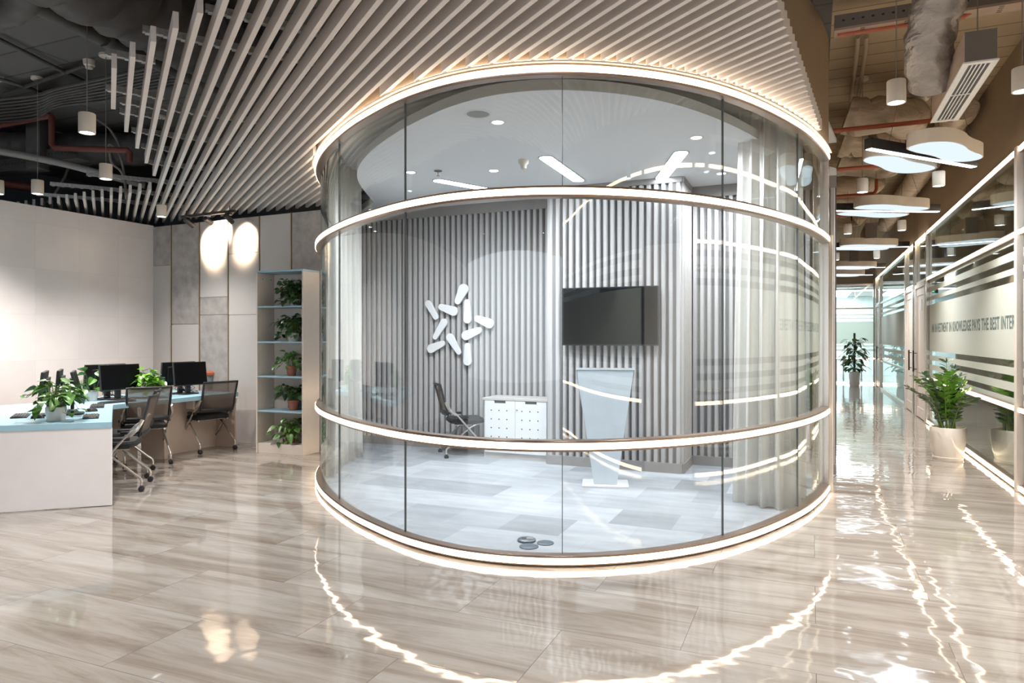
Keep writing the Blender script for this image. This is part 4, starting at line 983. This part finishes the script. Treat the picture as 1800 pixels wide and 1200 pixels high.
# rear desk along the white wall
ed = W(419,689,DZ); Q_ = Vector((ed.x,ed.y,0)); rd = (Q_-K_).normalized(); rn_ = Vector((-rd.y,rd.x,0)); rn_ = rn_ if rn_.x < 0 else -rn_
K2 = K_+rd*.004+rn_*.0
dk2 = thing('rear_desk', 'long desk with a pale blue worktop running back to the panelled wall', 'desk', (0,0,0))
q2 = [K2, Q_, Q_+rn_*1.22, K2+rn_*1.05]
obj('worktop', ptop([(q.x,q.y) for q in q2], DZ-.055, DZ+.0), M['desk_blue'], dk2, bevel=.003)
panel('modesty_panel', K2+rn_*.34+rd*.9, Q_+rn_*.34, 0, DZ-.055, .02, M['modesty'], dk2, 1)
panel('modesty_panel', K2+rn_*.5, K2+rn_*.5+rd*.75, 0, DZ-.055, .02, M['modesty'], dk2, 1)
panel('upright', K2+rn_*.12+rd*.86, K2+rn_*.46+rd*.82, 0, DZ-.055, .06, M['modesty'], dk2, 1)
panel('end_panel', Q_-rd*.03+rn_*.01, Q_-rd*.03+rn_*.4, 0, DZ-.055, .025, M['modesty'], dk2, 1)
panel('bracket', K2+rn_*.08+rd*1.25, K2+rn_*.2+rd*1.25, DZ-.17, DZ-.055, .03, M['modesty'], dk2, 1)

# ------------------------------------------------------------------ monitors, keyboards
def monitor(label, x, y, rz, tilt=6, w=.53, h=.31, cables=True):
    t = thing('monitor', label, 'monitor', (x,y,DZ), rz, 'black monitors on the blue desks')
    Mt = Matrix.Translation((0,.02,.27)) @ Matrix.Rotation(R(-tilt),4,'X')
    obj('screen_panel', MB().box((-w/2+.008,-.0165,-h/2+.014),(w/2-.008,-.0152,h/2-.008),M=Mt), M['blackgloss'], t, smooth=False)
    obj('casing', MB().box((-w/2,-.015,-h/2),(w/2,.012,h/2),M=Mt).box((-w/2+.08,.012,-h/2+.05),(w/2-.08,.04,h/2-.06),M=Mt), M['black'], t, bevel=.003)
    obj('stand_neck', MB().box((-.035,.045,.012),(.035,.075,.26)), M['black'], t, bevel=.003)
    obj('stand_base', MB().rbox(0,.05,.24,.18,0,.014,.05), M['black'], t)
    if cables:
        rn = random.Random(int(abs(x*1000))); mb = MB()
        for i in range(4):
            mb.tube(catmull3([(rn.uniform(-.08,.08),.06,.2-.03*i),(rn.uniform(-.2,.2),.14,.07),(rn.uniform(-.2,.22),.12,.02),(rn.uniform(-.25,.25),.18,.006)],6), .0035, 6)
        obj('cables', mb, M['black'], t)
    return t
# rz: screen looks along local -y
def face(d): return math.atan2(d[1], d[0]) + R(90)
rv = face(V); fdir = -inn; rf = face((fdir.x, fdir.y))
def dpos(px, py): p = W(px,py,DZ); return p.x, p.y
m1 = dpos(213,702); m3 = dpos(336,692.5)
monitor('black monitor facing the room, nearest on the rear desk beside the bright trailing plant', *m1, rv)
monitor('black monitor facing the room, at the panelled wall end of the rear desk', *m3, rv)
monitor('black monitor with its back to the room, behind the bigger one near the white wall', m1[0]-.27, m1[1]+.10, rv+math.pi)
monitor('black monitor with its back to the room, half hidden near the panelled wall end', m3[0]-.24, m3[1]+.10, rv+math.pi)
m7 = dpos(140,727); m6 = dpos(100,724); m5 = dpos(72,730)
monitor('black monitor seen edge-on at the front desk, screen towards the nearest chairs', *m7, rf, tilt=14)
monitor('black monitor seen edge-on in the middle of the front desk group', *m6, rf+math.pi, tilt=4)
monitor('black monitor seen edge-on at the outer side of the front desk group', *m5, rf+math.pi, tilt=6)
def keyboard(label, px, py, rz, w=.42):
    x, y = dpos(px,py); t = thing('keyboard', label, 'keyboard', (x,y,DZ), rz, 'black keyboards on the blue desks')
    obj('keyboard_base', MB().box((-w/2,-.065,0),(w/2,.065,.014)), M['black'], t, bevel=.003)
    mb = MB()
    for r_ in range(5):
        for c in range(15): mb.box((-w/2+.012+c*(w-.02)/15,-.055+r_*.022,.014),(-w/2+.012+c*(w-.02)/15+.021,-.055+r_*.022+.017,.02))
    obj('keys', mb, mat('dark_keys', (.04,.035,.035), .6), t, smooth=False)
keyboard('black keyboard lying at the outer corner of the front desk', 36,732,rf+math.pi,.34)
keyboard('black keyboard with a mouse behind it, beside the white potted plant', 160,733,rf,.34)
keyboard('black keyboard by the seam between the two desks', 171,714.5,rf,.40)
keyboard('black keyboard under the monitor nearest on the rear desk', 206,707,rv,.40)
for px, py, lb in ((66,735,'black computer mouse between the outer keyboard and the potted plant'),(161,723,'black computer mouse behind the keyboard beside the potted plant')):
    x, y = dpos(px,py); t = thing('computer_mouse', lb, 'computer mouse', (x,y,DZ), rf)
    mb = MB(); mb.lathe([(.0,.036),(.02,.033),(.03,.02),(.033,.0)][::-1], n=20)
    for v in mb.v: v.y *= 1.7
    obj('mouse_body', mb, M['black'], t)

# plants on desks
x, y = dpos(98.5,739); potted('trailing variegated plant in a white pot at the front edge of the near desk', (x,y,DZ), ('white',.085,.125), .30, 60, 1, leafs=.088, hang=.2, tall=.62)
x, y = dpos(162,704); potted('leggy variegated plant in a small white pot between the two desk groups', (x,y,DZ), ('white',.062,.11), .19, 12, 2, leafs=.10, hang=.1, tall=1.2)
x, y = dpos(261,699); potted('dense bright green plant in a clear plastic pot between the monitor pairs', (x,y,DZ), ('clear',.085,.12), .21, 60, 3, leafs=.10, hang=.25, tall=.9, mats=('leaf_lit','stem'))
x, y = dpos(372,683); t = thing('clear_vase', 'clear tumbler holding a rust coloured cloth by the panelled wall', 'vase', (x,y,DZ))
obj('vase_body', MB().lathe([(.055,0),(.085,.24),(.081,.24),(.052,.008),(0,.008)], n=28), M['clear_plastic'], t)
obj('rust_cloth', MB().lathe([(.03,.17),(.085,.20),(.09,.235),(.06,.26),(0,.262)], n=14), M['rust'], t)
x, y = dpos(364.5,682); t = thing('drinking_cup', 'small white cup with a dry twig beside the clear tumbler', 'cup', (x,y,DZ))
obj('cup_body', MB().lathe([(.03,0),(.036,.1),(.033,.1),(.028,.006),(0,.006)], n=24), M['white'], t); obj('twig', MB().tube(catmull3([(0,0,.01),(-.02,0,.14),(.03,0,.22),(.05,.01,.27)],5), .004, 6), M['stem'], t)

# ------------------------------------------------------------------ chairs
def chair(label, x, y, rz, group='mesh back chairs on silver nesting frames'):
    t = thing('nesting_chair', label, 'chair', (x,y,0), rz, group)          # faces local +y
    mb = MB(); P = rrect(0,.02,.47,.44,.09,5)
    n = len(P); vs = []
    for (s_, z) in ((.90,.425),(1.0,.435),(1.0,.465),(.93,.485),(.6,.49)): vs += [(px_*s_,(py_-.02)*s_+.02,z) for px_, py_ in P]
    fs = [tuple(range(n-1,-1,-1))]+[(k*n+i,k*n+(i+1)%n,(k+1)*n+(i+1)%n,(k+1)*n+i) for k in range(4) for i in range(n)]+[tuple(4*n+i for i in range(n))]
    mb.add(vs, fs); obj('seat', mb, M['seat'], t)
    # backrest: frame and mesh on a slightly curved panel
    def bp(u, w):     # u -1..1, w 0..1
        return Vector((u*(.235-.012*(1-w)), -.235-.10*w-.03*(1-u*u)+.0, .54+.38*w))
    fr_ = []
    for i in range(9): fr_.append(bp(-1+2*i/8, 0))
    for i in range(1,7): fr_.append(bp(1, i/7))
    for i in range(9): fr_.append(bp(1-2*i/8, 1))
    for i in range(1,7): fr_.append(bp(-1, 1-i/7))
    bk = obj('backrest_frame', MB().tube(fr_+[fr_[0]], .014, 8), M['black'], t)
    mb = MB(); k = 10
    for j in range(k+1):
        for i in range(k+1): mb.v.append(bp(-1+2*i/k, j/k))
    for j in range(k):
        for i in range(k): mb.f.append((j*(k+1)+i, j*(k+1)+i+1, (j+1)*(k+1)+i+1, (j+1)*(k+1)+i)); mb.m.append(0)
    obj('backrest_mesh', mb, M['mesh'], t)
    obj('lower_back_rail', MB().tube([bp(-1+2*i/8,.06) for i in range(9)], .022, 8), M['black'], t)
    for sx in (-1,1):
        obj('back_hinge', MB().tube(catmull3([(sx*.245,-.27,.70),(sx*.262,-.23,.62),(sx*.258,-.17,.56),(sx*.25,-.15,.545)],5), .02, 8), M['chrome'], t)
        obj('leg', MB().tube(catmull3([(sx*.25,-.20,.60),(sx*.255,-.12,.53),(sx*.25,.12,.26),(sx*.25,.25,.13),(sx*.25,.265,.06)],6), .0125, 8), M['chrome'], t)
        obj('leg', MB().tube(catmull3([(sx*.21,.14,.42),(sx*.225,.02,.36),(sx*.24,-.2,.17),(sx*.245,-.255,.12),(sx*.245,-.26,.06)],6), .0125, 8), M['chrome'], t)
        obj('arm_bracket', MB().box((sx*.25-.014,-.16,.50),(sx*.25+.014,.02,.53)), M['black'], t, bevel=.004)
        for (cx_, cy_) in ((sx*.25,.265),(sx*.245,-.26)):
            obj('caster', MB().lathe([(.0,-.022),(.027,-.02),(.0285,-.004),(.024,0),(.0285,.004),(.027,.02),(0,.022)], n=18, M=Matrix.Translation((cx_,cy_,.0285)) @ Matrix.Rotation(R(90),4,'Y')).lathe([(.012,.04),(.012,.07),(.006,.075)], (cx_,cy_,0), 10), M['black'], t)
    obj('seat_frame', MB().tube([(-.25,.0,.405),(.25,.0,.405)], .011, 8).tube([(-.21,.15,.415),(.21,.15,.415)], .011, 8).tube([(-.2,-.15,.415),(-.2,.15,.415)], .011, 8).tube([(.2,-.15,.415),(.2,.15,.415)], .011, 8), M['chrome'], t)
    return t
def yaw(dx, dy): return math.atan2(dy, dx)-R(90)
ch = chair('mesh back chair at the wall end of the rear desk, standing apart', -4.07, 9.42, yaw(-.80,.60))
def at_chair(label, x, y, rz): return dup(ch, (x,y,0), rz, label)
at_chair('mesh back chair in the middle, its back turned to the room', -4.40, 8.42, yaw(-.62,.78))
at_chair('mesh back chair half hidden behind the front desk corner, nearest the camera', -3.93, 7.02, yaw(-.93,-.30))
at_chair('mesh back chair squeezed between the nearest one and the middle one', -4.22, 7.66, yaw(-.93,-.35))
at_chair('mesh back chair inside the glass room beside the white cabinet', -.62, 9.0, yaw(.95,.25))
bpy.data.objects[ch.name]

# ------------------------------------------------------------------ open shelf with plants
sA = W(450,795); sB = W(533,801); rzs = math.atan2(sB.y-sA.y, sB.x-sA.x); Ws = (sB-sA).length; Hs = 2.37; Ds = .34
sh = thing('open_shelf_unit', 'tall cream open shelf unit with pale blue shelves against the panelled wall', 'shelf unit', sA, rzs)
obj('side_panel', MB().box((0,0,0),(.022,Ds,Hs-.025)), M['shelf'], sh, bevel=.002)
obj('side_panel', MB().box((Ws-.022,0,0),(Ws,Ds,Hs-.025)), M['shelf'], sh, bevel=.002)
obj('back_panel', MB().box((.022,Ds-.012,0),(Ws-.022,Ds,Hs-.025)), M['shelf'], sh, smooth=False)
obj('top_board', MB().box((0,0,Hs-.025),(Ws,Ds,Hs)), M['shelf_blue'], sh, bevel=.002)
obj('plinth', MB().box((.022,.01,0),(Ws-.022,Ds-.012,.125)), M['shelf'], sh, bevel=.002)
zsh = []
for py in (537.5, 600, 661, 722):
    z = H-(py-HY)/F*9.1; zsh.append(z); obj('shelf_board', MB().box((.022,.004,z-.02),(Ws-.022,Ds-.012,z)), M['shelf_blue'], sh, bevel=.0015)
obj('shelf_pin', MB().lathe([(.006,0),(.006,.004),(0,.004)], n=10, M=Matrix.Translation((.022,.1,Hs-.1)) @ Matrix.Rotation(R(90),4,'Y')).lathe([(.006,0),(.006,.004),(0,.004)], n=10, M=Matrix.Translation((.022,.26,Hs-.1)) @ Matrix.Rotation(R(90),4,'Y')), M['black'], sh)
zl = zsh + [.125]
def onshelf(i, u, d=.17): q = Matrix.Rotation(rzs,4,'Z') @ Vector((Ws*u,d,0)); return (sA.x+q.x, sA.y+q.y, zl[i])
labs = ['large trailing plant filling the top shelf compartment','trailing plant in a white pot on the second shelf from the top','small plant in a terracotta pot on the middle shelf','broad leaved plant in a terracotta pot beside the teal card','trailing plant in a terracotta pot on the bottom board']
cl_ = (-.26,.3,-.14,.13)
for i, (u, pot, Rr, n, hang, tall, mts, top) in enumerate(((.66,('white',.07,.09),.26,110,.30,.95,('leaf_dark','stem'),.34),(.62,('white',.075,.11),.27,85,.30,.8,('leaf_dark','stem'),.33),
        (.58,('clay',.075,.13),.21,34,.3,.85,('leaf','stem'),.37),(.62,('clay',.075,.13),.22,26,.3,.8,('leaf_dark','stem'),.36),(.56,('clay',.075,.13),.24,55,.5,.7,('leaf','stem'),.36))):
    t = potted(labs[i], onshelf(i,u), pot, Rr, n, 20+i, leafs=.075 if i != 3 else .11, hang=hang, tall=tall, mats=mts, clip=(-.24 if i < 2 else -.2,Ws*(1-u)-.06,-.15,.12,top,.02), bias=(-.15,-.2))
    t.rotation_euler = (0,0,rzs)
# extra hanging runners at the bottom plant
t = thing('display_card', 'teal card with white printed words leaning behind the plant on the fourth shelf', 'card', onshelf(3,.40,.29), rzs)
obj('card_board', MB().prism([(-.02,.012),(.42,.012),(.42,.30),(.30,.30),(.10,.27),(-.02,.19)], 0, .006, M=Matrix.Rotation(R(84),4,'X')), M['sign_blue'], t, smooth=False)
text_mesh('lettering', 'Sáng tạo', (.26,.06), M['sign_text'], t, (.06,.0185-.0,.2), (R(84),0,0), .01)
text_mesh('lettering', 'Nguyên', (.20,.055), M['sign_text'], t, (.10,.011,.12), (R(84),0,0), .01)
